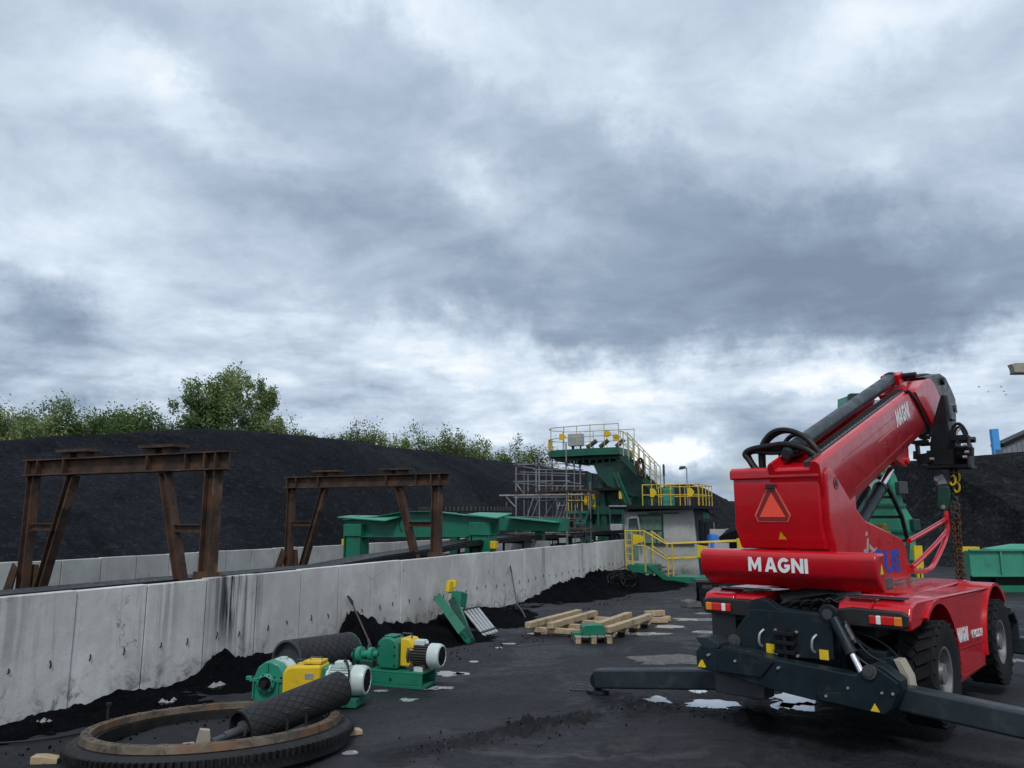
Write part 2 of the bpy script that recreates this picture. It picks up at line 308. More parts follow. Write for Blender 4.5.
# ------------------------------------------------------------------ mesh helpers
class MB:
    def __init__(s): s.b = bmesh.new(); s.uv = None
    def add(s, vs, fs):
        v = [s.b.verts.new(p) for p in vs]; out = []
        for f in fs:
            try: out.append(s.b.faces.new([v[i] for i in f]))
            except ValueError: pass
        return out
    def box(s, c, d, rot=None):
        c = Vector(c); h = [x / 2 for x in d]
        vs = []
        for x in (-1, 1):
            for y in (-1, 1):
                for z in (-1, 1):
                    p = Vector((x * h[0], y * h[1], z * h[2]))
                    if rot: p = rot @ p
                    vs.append(c + p)
        s.add(vs, [(0, 1, 3, 2), (4, 6, 7, 5), (0, 4, 5, 1), (2, 3, 7, 6), (0, 2, 6, 4), (1, 5, 7, 3)]); return s
    def rng(s, a, b): return s.box([(x + y) / 2 for x, y in zip(a, b)], [abs(y - x) for x, y in zip(a, b)])
    def bar(s, p, q, w, h, up=(0, 0, 1)):
        p, q = Vector(p), Vector(q); d = (q - p); L = d.length; d.normalize()
        sd = d.cross(Vector(up))
        if sd.length < 1e-4: sd = d.cross(Vector((1, 0, 0)))
        sd.normalize(); u = sd.cross(d)
        m = Matrix((sd, d, u)).transposed()
        return s.box((p + q) / 2, (w, L, h), m)
    def ibeam(s, p, q, w, h, t=.03, up=(0, 0, 1)):      # flange width w, depth h
        p, q = Vector(p), Vector(q); d = (q - p).normalized(); sd = d.cross(Vector(up)).normalized(); u = sd.cross(d)
        for k in (-1, 1): s.bar(p + u * k * (h / 2 - t / 2), q + u * k * (h / 2 - t / 2), w, t, up)
        s.bar(p, q, t, h - 2 * t, up); return s
    def tube(s, pts, r, n=8, closed=False, caps=True):
        pts = [Vector(p) for p in pts]; N = len(pts); rings = []; prev = None
        for i, p in enumerate(pts):
            if closed: t = pts[(i + 1) % N] - pts[i - 1]
            else: t = pts[min(i + 1, N - 1)] - pts[max(i - 1, 0)]
            t.normalize()
            if prev is None:
                a = t.orthogonal().normalized()
            else:
                a = prev - t * prev.dot(t)
                a = a.normalized() if a.length > 1e-5 else t.orthogonal().normalized()
            prev = a; b = t.cross(a)
            rr = r[i] if isinstance(r, (list, tuple)) else r
            rings.append([s.b.verts.new(p + (a * math.cos(2 * math.pi * k / n) + b * math.sin(2 * math.pi * k / n)) * rr) for k in range(n)])
        for i in range(N if closed else N - 1):
            A, B = rings[i], rings[(i + 1) % N]
            for k in range(n): s.b.faces.new((A[k], A[(k + 1) % n], B[(k + 1) % n], B[k]))
        if caps and not closed:
            s.b.faces.new(rings[0][::-1]); s.b.faces.new(rings[-1])
        return s
    def cyl(s, p, q, r, n=16, r2=None): return s.tube([p, q], [r, r if r2 is None else r2], n)
    def prism(s, pts, axis, a, b):
        def mk(u, v, w): return {'x': (w, u, v), 'y': (u, w, v), 'z': (u, v, w)}[axis]
        n = len(pts)
        vs = [mk(u, v, a) for u, v in pts] + [mk(u, v, b) for u, v in pts]
        s.add(vs, [tuple(range(n))[::-1], tuple(range(n, 2 * n))] + [(i, (i + 1) % n, n + (i + 1) % n, n + i) for i in range(n)]); return s
    def lathe(s, prof, p, d, n=32, uvw=False, closed=False):        # prof: (radius, along)
        p = Vector(p); d = Vector(d).normalized(); a = d.orthogonal().normalized(); b = d.cross(a)
        if uvw and s.uv is None: s.uv = s.b.loops.layers.uv.new('UVMap')
        rings = [[s.b.verts.new(p + d * h + (a * math.cos(2 * math.pi * k / n) + b * math.sin(2 * math.pi * k / n)) * max(r, 1e-4)) for k in range(n)] for r, h in prof]
        m = len(prof)
        for i in range(m if closed else m - 1):
            A, B = rings[i], rings[(i + 1) % m]
            for k in range(n):
                f = s.b.faces.new((A[k], A[(k + 1) % n], B[(k + 1) % n], B[k]))
                if uvw:
                    for lp, (uu, vv) in zip(f.loops, ((k, prof[i][1]), (k + 1, prof[i][1]), (k + 1, prof[(i + 1) % m][1]), (k, prof[(i + 1) % m][1]))):
                        lp[s.uv].uv = (uu / n, vv)
        return s
    def build(s, name, m, parent=None, bevel=0., seg=2, ang=35, world=None):
        bmesh.ops.recalc_face_normals(s.b, faces=s.b.faces[:])
        me = bpy.data.meshes.new(name); s.b.to_mesh(me); s.b.free()
        if isinstance(m, str): m = M[m]
        me.materials.append(m)
        for p in me.polygons: p.use_smooth = True
        me.set_sharp_from_angle(angle=R(ang))
        o = bpy.data.objects.new(name, me); COL.objects.link(o)
        if parent: o.parent = parent
        if bevel:
            bv = o.modifiers.new('bevel', 'BEVEL'); bv.width = bevel; bv.segments = seg; bv.limit_method = 'ANGLE'; bv.angle_limit = R(40)
            bv.harden_normals = True
        return o
def tag(o, label=None, cat=None, group=None, kind=None):
    if label: o['label'] = label
    if cat: o['category'] = cat
    if group: o['group'] = group
    if kind: o['kind'] = kind
    return o
def thing(name, label, cat, loc=(0, 0, 0), rz=0., group=None):
    o = bpy.data.objects.new(name, None); COL.objects.link(o); o.empty_display_size = .2
    o.location = loc; o.rotation_euler = (0, 0, rz)
    return tag(o, label, cat, group)
def copy_tree(o, parent=None):
    c = o.copy(); COL.objects.link(c); c.parent = parent
    for ch in [x for x in bpy.data.objects if x.parent == o]: copy_tree(ch, c)
    return c
def text(name, body, size, m, parent, loc, xdir, updir, bold=.02, space=1.0, depth=.004, width=None, height=None, shear=0.):
    cu = bpy.data.curves.new(name, 'FONT'); cu.body = body; cu.size = size; cu.offset = bold * size; cu.extrude = depth / 2; cu.space_character = space; cu.shear = shear
    t = bpy.data.objects.new(name, cu); COL.objects.link(t)
    me = bpy.data.meshes.new_from_object(t.evaluated_get(bpy.context.evaluated_depsgraph_get()))
    bpy.data.objects.remove(t)
    xs = [v.co.x for v in me.vertices]; ys = [v.co.y for v in me.vertices]
    sx = (width / (max(xs) - min(xs))) if width else 1; sy = (height / (max(ys) - min(ys))) if height else 1
    x0, y0 = min(xs), min(ys); X = Vector(xdir).normalized(); U = Vector(updir); U = (U - X * U.dot(X)).normalized(); Z = X.cross(U); L = Vector(loc)
    for v in me.vertices:
        c = v.co.copy(); v.co = L + X * (c.x - x0) * sx + U * (c.y - y0) * sy + Z * c.z
    me.materials.clear(); me.materials.append(M[m])
    o = bpy.data.objects.new(name, me); COL.objects.link(o); o.parent = parent; return o
GLYPH = {'M': (1.2, [(0, 0), (0, 1), (.30, 1), (.6, .45), (.90, 1), (1.2, 1), (1.2, 0), (.92, 0), (.92, .58), (.66, .12), (.54, .12), (.28, .58), (.28, 0)]),
 'A': (1.1, [(0, 0), (.38, 1), (.72, 1), (1.1, 0), (.80, 0), (.735, .19), (.552, .19), (.552, .40), (.66, .40), (.55, .74), (.44, .40), (.548, .40), (.548, .19), (.365, .19), (.30, 0)]),
 'N': (1.05, [(0, 0), (0, 1), (.28, 1), (.77, .40), (.77, 1), (1.05, 1), (1.05, 0), (.77, 0), (.28, .60), (.28, 0)]), 'I': (.28, [(0, 0), (0, 1), (.28, 1), (.28, 0)])}
def _g():
    o = [(.55 + .55 * math.cos(R(a)), .5 + .52 * math.sin(R(a))) for a in range(38, 330, 13)]; i = [(.55 + .28 * math.cos(R(a)), .5 + .26 * math.sin(R(a))) for a in range(320, 40, -14)]
    return (1.1, o + [(1.06, .26), (1.08, .56), (.58, .56), (.58, .36), (.80, .36), (.76, .30)] + i)
GLYPH['G'] = _g()
def lettering(name, word, m, parent, loc, xdir, updir, width, height, depth=.004, gaps={}):
    X = Vector(xdir).normalized(); U = Vector(updir); U = (U - X * U.dot(X)).normalized(); Z = X.cross(U); L = Vector(loc)
    pos = 0; pl = []
    for i, ch in enumerate(word): pl.append((ch, pos)); pos += GLYPH[ch][0] + gaps.get(i, .10)
    tot = pos - gaps.get(len(word) - 1, .10); mb = MB()
    for ch, p0 in pl:
        P = GLYPH[ch][1]; n = len(P); q = [L + X * ((p0 + u) / tot * width) + U * (v * height) for u, v in P]
        mb.add(q + [a + Z * depth for a in q], [tuple(range(n))[::-1], tuple(range(n, 2 * n))] + [(i, (i + 1) % n, n + (i + 1) % n, n + i) for i in range(n)])
    return mb.build(name, m, parent)
def spline(pts, k=6):
    P = [Vector(p) for p in pts]; out = []
    for i in range(len(P) - 1):
        p0, p1, p2, p3 = P[max(i - 1, 0)], P[i], P[i + 1], P[min(i + 2, len(P) - 1)]
        for j in range(k):
            t = j / k
            out.append(.5 * ((2 * p1) + (p2 - p0) * t + (2 * p0 - 5 * p1 + 4 * p2 - p3) * t * t + (3 * p1 - p0 - 3 * p2 + p3) * t ** 3))
    out.append(P[-1]); return out
def fbm(p, o=4, l=2.1, gsc=.5):
    a, v = 1., 0.
    p = Vector(p)
    for _ in range(o): v += a * noise.noise(p); p = p * l; a *= gsc
    return v
# ------------------------------------------------------------------ sky, sun
SUN_EL, SUN_AZ = R(52), R(183)      # azimuth clockwise from +Y
wd = bpy.data.worlds.new('World'); scene.world = wd; wd.use_nodes = True
def build_sky():
    g = G(wd.node_tree); N = wd.node_tree.nodes; bg = N['Background']; out = N['World Output']
    sky = g.n('ShaderNodeTexSky', sky_type='NISHITA'); sky.sun_disc = False; sky.sun_elevation = SUN_EL; sky.sun_rotation = SUN_AZ
    g.L.new(sky.outputs[0], bg.inputs['Color']); bg.inputs['Strength'].default_value = .10
    tc = g.n('ShaderNodeTexCoord'); D0 = tc.outputs['Generated']
    D = g.vm('NORMALIZE', D0)
    sp = g.n('ShaderNodeSeparateXYZ'); g.L.new(D, sp.inputs[0])
    # the cloud deck: the direction carried up to a flat layer overhead
    k = g.m('DIVIDE', 1.0, g.m('ADD', g.m('MAXIMUM', sp.outputs[2], 0.0), .34))
    P = g.vm('SCALE', D, k)
    P = g.vm('MULTIPLY', P, (1, 1, 0))
    wob = g.vm('SCALE', g.vm('SUBTRACT', g.noise(P, 1.1, 4, .55, 0, True), (.5, .5, .5)), .55)
    P2 = g.vm('ADD', P, wob)
    rotm = g.mapping(P2, (1.0, 1.3, 1), (0, 0, R(30)))
    n1 = g.noise(rotm, 1.1, 3, .5); n2 = g.noise(rotm, 2.2, 12, .60, 0.); n3 = g.noise(g.mapping(P2, (1.0, 1.25, 1), (0, 0, R(20))), 5.5, 12, .62, 0.)
    bl = g.m('ABSOLUTE', g.m('SUBTRACT', g.m('MULTIPLY', g.noise(g.mapping(P2, (1.0, 1.3, 1), (0, 0, R(24)), (3.1, 1.7, 0)), 3.4, 9, .55, 0.), 2.0), 1.0))
    v = g.m('ADD', .625, g.m('MULTIPLY', g.m('SUBTRACT', n1, .5), .40))
    v = g.m('ADD', v, g.m('MULTIPLY', g.m('SUBTRACT', n2, .5), .52))
    v = g.m('ADD', v, g.m('MULTIPLY', g.m('SUBTRACT', n3, .5), .27))
    v = g.m('ADD', v, g.m('MULTIPLY', g.m('SUBTRACT', bl, .17), .24))
    n4 = g.noise(g.mapping(P2, (1, 1.2, 1), (0, 0, R(26))), 15.0, 9, .6, 0.); v = g.m('ADD', v, g.m('MULTIPLY', g.m('SUBTRACT', n4, .5), .13))
    low = g.noise(g.mapping(D, (1, 1, 4.2)), 6.5, 10, .6, 0.); lowb = g.m('ABSOLUTE', g.m('SUBTRACT', g.m('MULTIPLY', g.noise(g.mapping(D, (1, 1, 3.6), (0, 0, 0), (2.2, .4, .7)), 7.5, 8, .55, 0.), 2.), 1.))
    lm = g.step(sp.outputs[2], .36, .16); v = g.m('ADD', v, g.m('MULTIPLY', lm, g.m('ADD', g.m('MULTIPLY', g.m('SUBTRACT', low, .5), .75), g.m('MULTIPLY', g.m('SUBTRACT', lowb, .17), .5))))
    # the individual banks, each at its own bearing and height
    Dw = g.vm('ADD', D, g.vm('SCALE', g.vm('SUBTRACT', g.noise(D, 4.5, 9, .65, 0, True), (.5, .5, .5)), .26))
    Dw2 = g.vm('ADD', D, g.vm('SCALE', g.vm('SUBTRACT', g.noise(D, 26, 5, .6, 0, True), (.5, .5, .5)), .05))
    def blob(px, py, sx, sy, rot, amp, src):
        c = ray(px, py).normalized(); e1 = Vector((c.y, -c.x, 0)).normalized(); e2 = e1.cross(c)
        a = e1 * math.cos(rot) + e2 * math.sin(rot); b = -e1 * math.sin(rot) + e2 * math.cos(rot)
        u = g.vm('DOT_PRODUCT', src, tuple(a * (F / sx))); w = g.vm('DOT_PRODUCT', src, tuple(b * (F / sy)))
        f = g.vm('DOT_PRODUCT', src, tuple(c))
        q = g.m('ADD', g.m('MULTIPLY', u, u), g.m('MULTIPLY', w, w))
        e = g.m('POWER', 2.718, g.m('MULTIPLY', q, -1.0))
        return g.m('MULTIPLY', g.m('MULTIPLY', e, g.m('GREATER_THAN', f, 0.)), amp)
    for a in [(740, 262, 300, 66, R(-8), -.40), (560, 140, 170, 48, R(-28), -.22), (930, 305, 170, 60, R(-6), -.30), (560, 312, 180, 26, R(-4), -.24),
              (40, 335, 75, 42, R(-10), -.40), (215, 60, 200, 40, R(-18), -.16), (110, 150, 150, 28, R(-8), -.12), (330, 215, 130, 40, R(-14), -.12),
              (960, 140, 90, 40, 0, -.10),
              (460, 172, 48, 34, 0, .28), (415, 15, 120, 34, R(-20), .28), (185, 100, 110, 22, R(-22), .16), (30, 262, 80, 46, R(-14), .26),
              (870, 35, 85, 34, R(20), .24), (905, 150, 70, 26, R(10), .18), (630, 105, 50, 26, R(-30), .16), (330, 345, 250, 36, R(-4), .14),
              (640, 372, 190, 28, R(-3), .26), (870, 366, 60, 34, R(10), .36), (540, 215, 50, 40, 0, .14), (480, 420, 330, 26, 0, .05), (330, 400, 200, 10, R(3), -.10), (600, 418, 120, 9, R(2), -.12), (800, 400, 90, 9, R(-3), -.12), (120, 390, 90, 9, R(-2), -.12), (700, 482, 120, 24, 0, -.34), (760, 440, 80, 26, R(6), -.16), (985, 375, 70, 36, 0, .30)]:
        v = g.m('ADD', v, blob(*a, Dw))
    v = g.m('ADD', v, blob(660, 457, 24, 10, R(-4), .55, Dw2))
    v = g.m('ADD', v, blob(690, 450, 34, 15, R(3), .85, Dw2))
    ramp = g.n('ShaderNodeValToRGB'); g.L.new(v, ramp.inputs[0]); cr = ramp.color_ramp
    cr.elements[0].position = -.0; cr.elements[0].color = (.19, .25, .34, 1)
    cr.elements[1].position = 1.0; cr.elements[1].color = (.86, .895, .925, 1)
    for p, c in ((.26, (.265, .34, .445)), (.55, (.44, .525, .64)), (.80, (.64, .735, .84))):
        e = cr.elements.new(p); e.color = (*c, 1)
    cl = g.n('ShaderNodeBackground'); g.L.new(ramp.outputs[0], cl.inputs['Color']); cl.inputs['Strength'].default_value = 1.0
    # thin places low down where the blue comes through
    thin = g.m('MULTIPLY', g.step(g.noise(g.mapping(P2, (1, .6, 1)), 1.6, 4), .46, .66), g.step(sp.outputs[2], .20, .02))
    thin = g.m('MULTIPLY', thin, g.step(v, .85, .45))
    cov = g.m('SUBTRACT', 1.0, g.m('MULTIPLY', thin, .6))
    mx = g.n('ShaderNodeMixShader'); g.L.new(cov, mx.inputs[0]); g.L.new(bg.outputs[0], mx.inputs[1]); g.L.new(cl.outputs[0], mx.inputs[2])
    g.L.new(mx.outputs[0], out.inputs['Surface'])
build_sky()
sl = bpy.data.lights.new('sun', 'SUN'); so = bpy.data.objects.new('sun', sl); COL.objects.link(so)
sl.energy = 1.5; sl.angle = R(12); sl.color = (1, .965, .91)
sd = Vector((math.sin(SUN_AZ) * math.cos(SUN_EL), math.cos(SUN_AZ) * math.cos(SUN_EL), math.sin(SUN_EL)))
so.rotation_euler = sd.to_track_quat('Z', 'Y').to_euler(); so.location = (0, 0, 60)
vs = scene.view_settings; scene.display_settings.display_device = 'sRGB'
vs.view_transform = 'Standard'; vs.look = 'None'; vs.gamma = 1; vs.use_curve_mapping = False; vs.exposure = 0.17
scene.cycles.use_denoising = True; scene.cycles.max_bounces = 8; scene.cycles.transparent_max_bounces = 12

# ------------------------------------------------------------------ ground
def seg_d(x, y, a, b):
    ax, ay = a; bx, by = b; dx, dy = bx - ax, by - ay
    t = max(0, min(1, ((x - ax) * dx + (y - ay) * dy) / (dx * dx + dy * dy)))
    return math.hypot(x - ax - t * dx, y - ay - t * dy)
CHURN = [((-1.1, 8.6), (.2, 9.5), .22, .075), ((.2, 9.5), (1.7, 10.6), .26, .085), ((1.7, 10.6), (3.0, 10.2), .25, .05), ((2.3, 7.2), (4.4, 8.0), .3, .06), ((1.6, 6.6), (3.2, 7.1), .3, .05), ((-.3, 9.1), (.9, 9.9), .12, .05)]
PUDC = []
RUTS = [((-.9, 6.3), (1.3, 8.9)), ((1.3, 8.9), (1.9, 11.4)), ((.9, 6.3), (2.7, 8.4)), ((2.7, 8.4), (3.4, 11.0)), ((2.4, 6.9), (5.2, 7.6))]
def gh(x, y):
    if abs(x) > 40 or y < 0 or y > 70: return 0.
    h = .022 * noise.noise((x * .5, y * .5, 3)) + .010 * noise.noise((x * 2.1, y * 2.1, 9)) + .006 * noise.noise((x * 6, y * 6, 5))
    for a, b, w, am in CHURN:
        d = seg_d(x, y, a, b)
        if d < w * 2.5: h += am * math.exp(-(d / w) ** 2) * (.08 + .6 * abs(noise.noise((x * 3.5, y * 3.5, 1))) + .7 * abs(noise.noise((x * 8, y * 8, 2))) + .6 * abs(noise.noise((x * 17, y * 17, 6))))
    for (ax, ay), (bx, by) in RUTS:
        d = seg_d(x, y, (ax, ay), (bx, by))
        if d < .38:
            L = math.hypot(bx - ax, by - ay); t = ((x - ax) * (bx - ax) + (y - ay) * (by - ay)) / L
            sd = ((x - ax) * (by - ay) - (y - ay) * (bx - ax)) / L
            g_ = math.exp(-(d / .15) ** 4); h += (-.020 + .011 * math.sin((t + abs(sd) * .8) * 40)) * g_ + .022 * math.exp(-((d - .24) / .06) ** 2) * (.6 + noise.noise((x * 7, y * 7, 3)))
    for cx, cy, a, b in PUDC:
        q = ((x - cx) / (a * 1.25)) ** 2 + ((y - cy) / (b * 1.25)) ** 2
        if q < 4: k = math.exp(-q * 1.1); h = h * (1 - .15 * k) - .018 * k
    return h
def axis(lo, hi, st, far, f0=0, f1=0, fs=.03):
    v = []; x = lo
    while x < hi: v.append(x); x += fs if f0 < x < f1 else st
    v.append(hi); s = st; x = hi
    while x < far: s *= 1.35; x += s; v.append(x)
    s = st; x = lo; pre = []
    while x > -far: s *= 1.35; x -= s; pre.append(x)
    return pre[::-1] + v
def build_ground():
    xs = axis(-6.5, 9.0, .075, 3000, -2.2, 6.2); ys = axis(6.0, 19, .075, 3000, 6.2, 11.6)
    mb = MB(); V = [[mb.b.verts.new((x, y, gh(x, y))) for x in xs] for y in ys]
    for j in range(len(ys) - 1):
        for i in range(len(xs) - 1): mb.b.faces.new((V[j][i], V[j][i + 1], V[j + 1][i + 1], V[j + 1][i]))
    tag(mb.build('ground', 'ground', ang=180), 'dark coal stained yard surface with churned ridges', kind='structure')
def blobmesh(mb, cx, cy, a, b, rot, z, seed, n=40, rough=.35):
    pts = []
    for k in range(n):
        t = 2 * math.pi * k / n; r = 1 + rough * (noise.noise((math.cos(t) * 1.6 + seed, math.sin(t) * 1.6, seed)) + .6 * noise.noise((math.cos(t) * 4 + seed, math.sin(t) * 4, seed + 3)))
        x, y = a * r * math.cos(t), b * r * math.sin(t)
        pts.append((cx + x * math.cos(rot) - y * math.sin(rot), cy + x * math.sin(rot) + y * math.cos(rot), z))
    c = (cx, cy, z); mb.add([c] + pts, [(0, 1 + k, 1 + (k + 1) % n) for k in range(n)])
PUD = [(660, 699, 10, 2.5), (712, 704, 22, 4.5), (790, 699, 26, 6), (806, 706, 20, 3.5), (449, 673, 9, 1.6), (464, 673, 6, 1.2), (428, 687, 9, 1.8), (446, 687, 7, 1.3), (408, 699, 7, 1.5), (527, 677, 5, 1.3), (474, 661, 5, 1.0), (512, 643, 8, 1.0), (499, 647, 6, .9), (536, 633, 9, .9), (380, 690, 8, 1.3), (700, 690, 9, 2), (1010, 659, 16, 2.2), (725, 632, 30, 1.6), (670, 626, 22, 1.8), (700, 619, 20, 1.4), (640, 633, 22, 1.5), (700, 613, 16, 1.3), (352, 752, 12, 2.5)]
for px, py, w, h in PUD:
    c = onground(px, py); PUDC.append((c.x, c.y, (c - onground(px - w, py)).length, max(.07, (onground(px, py - h) - onground(px, py + h)).length / 2)))
build_ground()
for i, (px, py, w, h) in enumerate(PUD):
    c = onground(px, py); l = onground(px - w, py); t = onground(px, py - h); b = onground(px, py + h)
    a, bb = (c - l).length, max(.05, (t - b).length / 2)
    mb = MB()
    blobmesh(mb, c.x, c.y, a * 1.25, max(.07, bb) * 1.25, 0, -.0105, i * 5.1, rough=.75)
    tag(mb.build('puddle', 'water'), 'shallow rain puddle mirroring the pale sky, brightened by a painted pale tone', kind='structure')

# ------------------------------------------------------------------ coal heaps
def heap(name, label, crest, fdir, run, zb, m, back=14., rows=46, cols=150, amp=.35, seed=0):
    fd = Vector(fdir).normalized(); mb = MB(); cr = []
    def endcap(a, b): d = Vector((a.x - b.x, a.y - b.y, 0)).normalized(); h = (a.z - zb) * 1.5; return [Vector((a.x + d.x * h * .5, a.y + d.y * h * .5, zb + (a.z - zb) * .55)), Vector((a.x + d.x * h, a.y + d.y * h, zb - .3))]
    crest = endcap(crest[0], crest[1])[::-1] + list(crest) + endcap(crest[-1], crest[-2])
    for k in range(cols + 1):
        t = k / cols * (len(crest) - 1); i = min(int(t), len(crest) - 2); f = t - i
        f2 = f * f * (3 - 2 * f) * .5 + f * .5
        cr.append(crest[i].lerp(crest[i + 1], f2))
    V = []
    k_along = 0.; prevc = None
    for c in cr:
        if prevc is not None: k_along += (c - prevc).length
        prevc = c
        col = []; H = c.z - zb
        rn = run if run else max(2., H * 1.55)
        for j in range(rows + 1):
            u = j / rows * 1.45                       # 0 foot, 1 crest, then the back
            if u <= 1:
                p = c + fd * rn * (1 - u); s = 1 - (1 - u) ** 1.35 if u < 1 else 1; z = zb + H * (s * .85 + .15 * math.sin(u * math.pi / 2))
            else:
                p = c - fd * back * (u - 1) / .45; z = c.z - H * .9 * ((u - 1) / .45) ** 1.5
            al = k_along * 1.0; gl = abs(noise.noise((al * .55 + .25 * noise.noise((al * .3, u * 2, seed)), u * .7, seed + 5)))
            q = Vector((p.x, p.y, 0)); e = min(1, u * 4) * (1 if u < .92 or u > 1.05 else .3)
            d = amp * e * (fbm(q * .22 + Vector((seed, 0, 0)), 4) * .8 + .25 * fbm(q * .9 + Vector((0, seed, 0)), 3)) - amp * 1.1 * gl * math.sin(min(1, u) * math.pi) * min(1, H * .3)
            col.append(mb.b.verts.new((p.x, p.y, z + d)))
        V.append(col)
    for i in range(len(V) - 1):
        for j in range(rows): mb.b.faces.new((V[i][j], V[i + 1][j], V[i + 1][j + 1], V[i][j + 1]))
    return tag(mb.build(name, m, ang=180), label, kind='structure')
lc = [(-260, 470), (-160, 456), (-70, 446), (0, 440), (60, 437), (110, 436), (150, 431), (200, 428), (240, 430), (300, 435), (350, 441), (420, 450), (470, 457), (515, 463), (560, 469), (600, 474), (630, 481)]
heap('coal_hill', 'long black coal heap behind the rear concrete wall', [TR.w(*TR.onx(x, y, -27)) for x, y in lc], TR.ax, 9.6, .85, 'coal', cols=260, amp=.30)
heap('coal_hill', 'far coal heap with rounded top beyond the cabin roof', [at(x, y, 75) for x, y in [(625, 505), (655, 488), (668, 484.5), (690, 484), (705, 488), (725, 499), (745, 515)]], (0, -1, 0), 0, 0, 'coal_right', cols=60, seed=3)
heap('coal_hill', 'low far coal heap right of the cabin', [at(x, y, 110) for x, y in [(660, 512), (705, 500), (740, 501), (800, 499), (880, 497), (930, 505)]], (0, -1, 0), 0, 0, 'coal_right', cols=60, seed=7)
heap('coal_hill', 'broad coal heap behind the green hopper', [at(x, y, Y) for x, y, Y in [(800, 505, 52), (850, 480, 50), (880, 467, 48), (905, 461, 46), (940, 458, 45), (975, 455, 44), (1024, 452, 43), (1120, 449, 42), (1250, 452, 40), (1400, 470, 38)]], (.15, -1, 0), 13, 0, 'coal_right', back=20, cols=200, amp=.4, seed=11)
heap('coal_hill', 'small coal mound beside the yellow handrail', [at(x, y, 47) for x, y in [(712, 548), (722, 535), (735, 530), (760, 528), (790, 540)]], (0, -1, 0), 0, 0, 'spill', back=5, cols=50, rows=24, amp=.15, seed=5)
# raised bed of fines between the two walls
def build_bed():
    mb = MB(); V = []
    for i in range(121):
        s = -8 + i * .65; row = []
        for j in range(25):
            n = -17.2 + j * (7.62 / 24); w = TR.w(n, s)
            row.append(mb.b.verts.new((w.x, w.y, .86 + .06 * fbm((n * .8, s * .8, 2), 3))))
        V.append(row)
    for i in range(120):
        for j in range(24): mb.b.faces.new((V[i][j], V[i][j + 1], V[i + 1][j + 1], V[i + 1][j]))
    tag(mb.build('coal_bed', 'spill', ang=180), 'raised bed of coal fines between the concrete walls', kind='structure')
build_bed()
# coal spilled along the foot of the front wall
top_px = [(-60, 740), (0, 727), (40, 716), (75, 706), (130, 692), (165, 689), (190, 679), (205, 667), (214, 656), (222, 672), (235, 662), (256, 656), (300, 668), (335, 660), (343, 624), (352, 620), (365, 636), (380, 629), (402, 624), (425, 633), (445, 614), (470, 610), (500, 609), (520, 606), (545, 592), (560, 585), (580, 580), (592, 576), (600, 572), (612, 577), (626, 575)]
out_px = [(-60, 772), (0, 757), (60, 746), (130, 733), (200, 722), (250, 712), (300, 694), (350, 682), (400, 668), (440, 655), (480, 648), (520, 641), (550, 624), (580, 611), (610, 602), (640, 595), (690, 592)]
def build_spill():
    T = []
    for x, y in top_px:
        p = TR.onx(x, y, -9.42); T.append((p.y, max(.0, p.z) * 1.08 + .03))
    O = []
    for x, y in out_px:
        p = TR.loc(onground(x, y)); O.append((p.y, p.x))
    O.sort()
    def interp(tab, s):
        if s <= tab[0][0]: return tab[0][1]
        for (a, b), (c, d) in zip(tab, tab[1:]):
            if s <= c: return b + (d - b) * (s - a) / (c - a)
        return tab[-1][1]
    mb = MB(); V = []; NS, NT = 800, 34
    for i in range(NS + 1):
        s = 3.2 + (31.6 - 3.2) * (i / NS) ** 1.25; h = interp(T, s); o = max(interp(O, s), -8.95); row = []
        for j in range(NT + 1):
            t = j / NT; n = -9.44 + (o + 9.44) * t
            pr = (1 - t) ** 1.25 * (1 + .35 * math.sin(t * math.pi))
            lump = fbm((n * 1.6, s * 1.6, 1), 4, 2.2, .6)
            z = h * pr * (1 + .25 * lump) + (.06 * lump + .16 * abs(noise.noise((n * 3.2, s * 3.2, 4))) + .09 * abs(noise.noise((n * 8, s * 8, 7)))) * min(1, (1 - t) * 1.6) * min(1, .35 + h * 2.5) - .05 - .03 * (t > .96)
            w = TR.w(n, s); row.append(mb.b.verts.new((w.x, w.y, z)))
        V.append(row)
    for i in range(NS):
        for j in range(NT): mb.b.faces.new((V[i][j], V[i][j + 1], V[i + 1][j + 1], V[i + 1][j]))
    tag(mb.build('coal_spill', 'spill', ang=180), 'loose black coal spilled along the foot of the wall', kind='stuff')
    # loose lumps
    mb = MB()
    for q in range(500):
        s = random.uniform(5, 31); o = max(interp(O, s), -8.9); n = o + abs(random.gauss(0, .35)) - .15
        w = TR.w(n, s); r = random.uniform(.006, .026)
        lump_at(mb, (w.x, w.y, gh(w.x, w.y) + r * .4), r)
    for a, b, wd_, am in CHURN:
        for q in range(60):
            t = random.random(); x = a[0] + (b[0] - a[0]) * t + random.gauss(0, .25); y = a[1] + (b[1] - a[1]) * t + random.gauss(0, .25)
            r = random.uniform(.004, .016); lump_at(mb, (x, y, gh(x, y) + r * .5), r)
    for q in range(900):
        x, y = random.uniform(-4, 6), random.uniform(6.5, 15); r = random.uniform(.002, .009)
        lump_at(mb, (x, y, gh(x, y) + r * .4), r)
    tag(mb.build('coal_lumps', 'spill', ang=20), 'loose lumps of coal scattered over the yard', kind='stuff')
def lump_at(mb, c, r):
    v = [(1, 0, 0), (-1, 0, 0), (0, 1, 0), (0, -1, 0), (0, 0, 1), (0, 0, -1)]
    a = random.uniform(0, 6.3); ca, sa = math.cos(a), math.sin(a)
    P = []
    for x, y, z in v:
        k = r * random.uniform(.6, 1.25); P.append((c[0] + (x * ca - y * sa) * k, c[1] + (x * sa + y * ca) * k, c[2] + z * k * .8))
    mb.add(P, [(0, 2, 4), (2, 1, 4), (1, 3, 4), (3, 0, 4), (2, 0, 5), (1, 2, 5), (3, 1, 5), (0, 3, 5)])
build_spill()

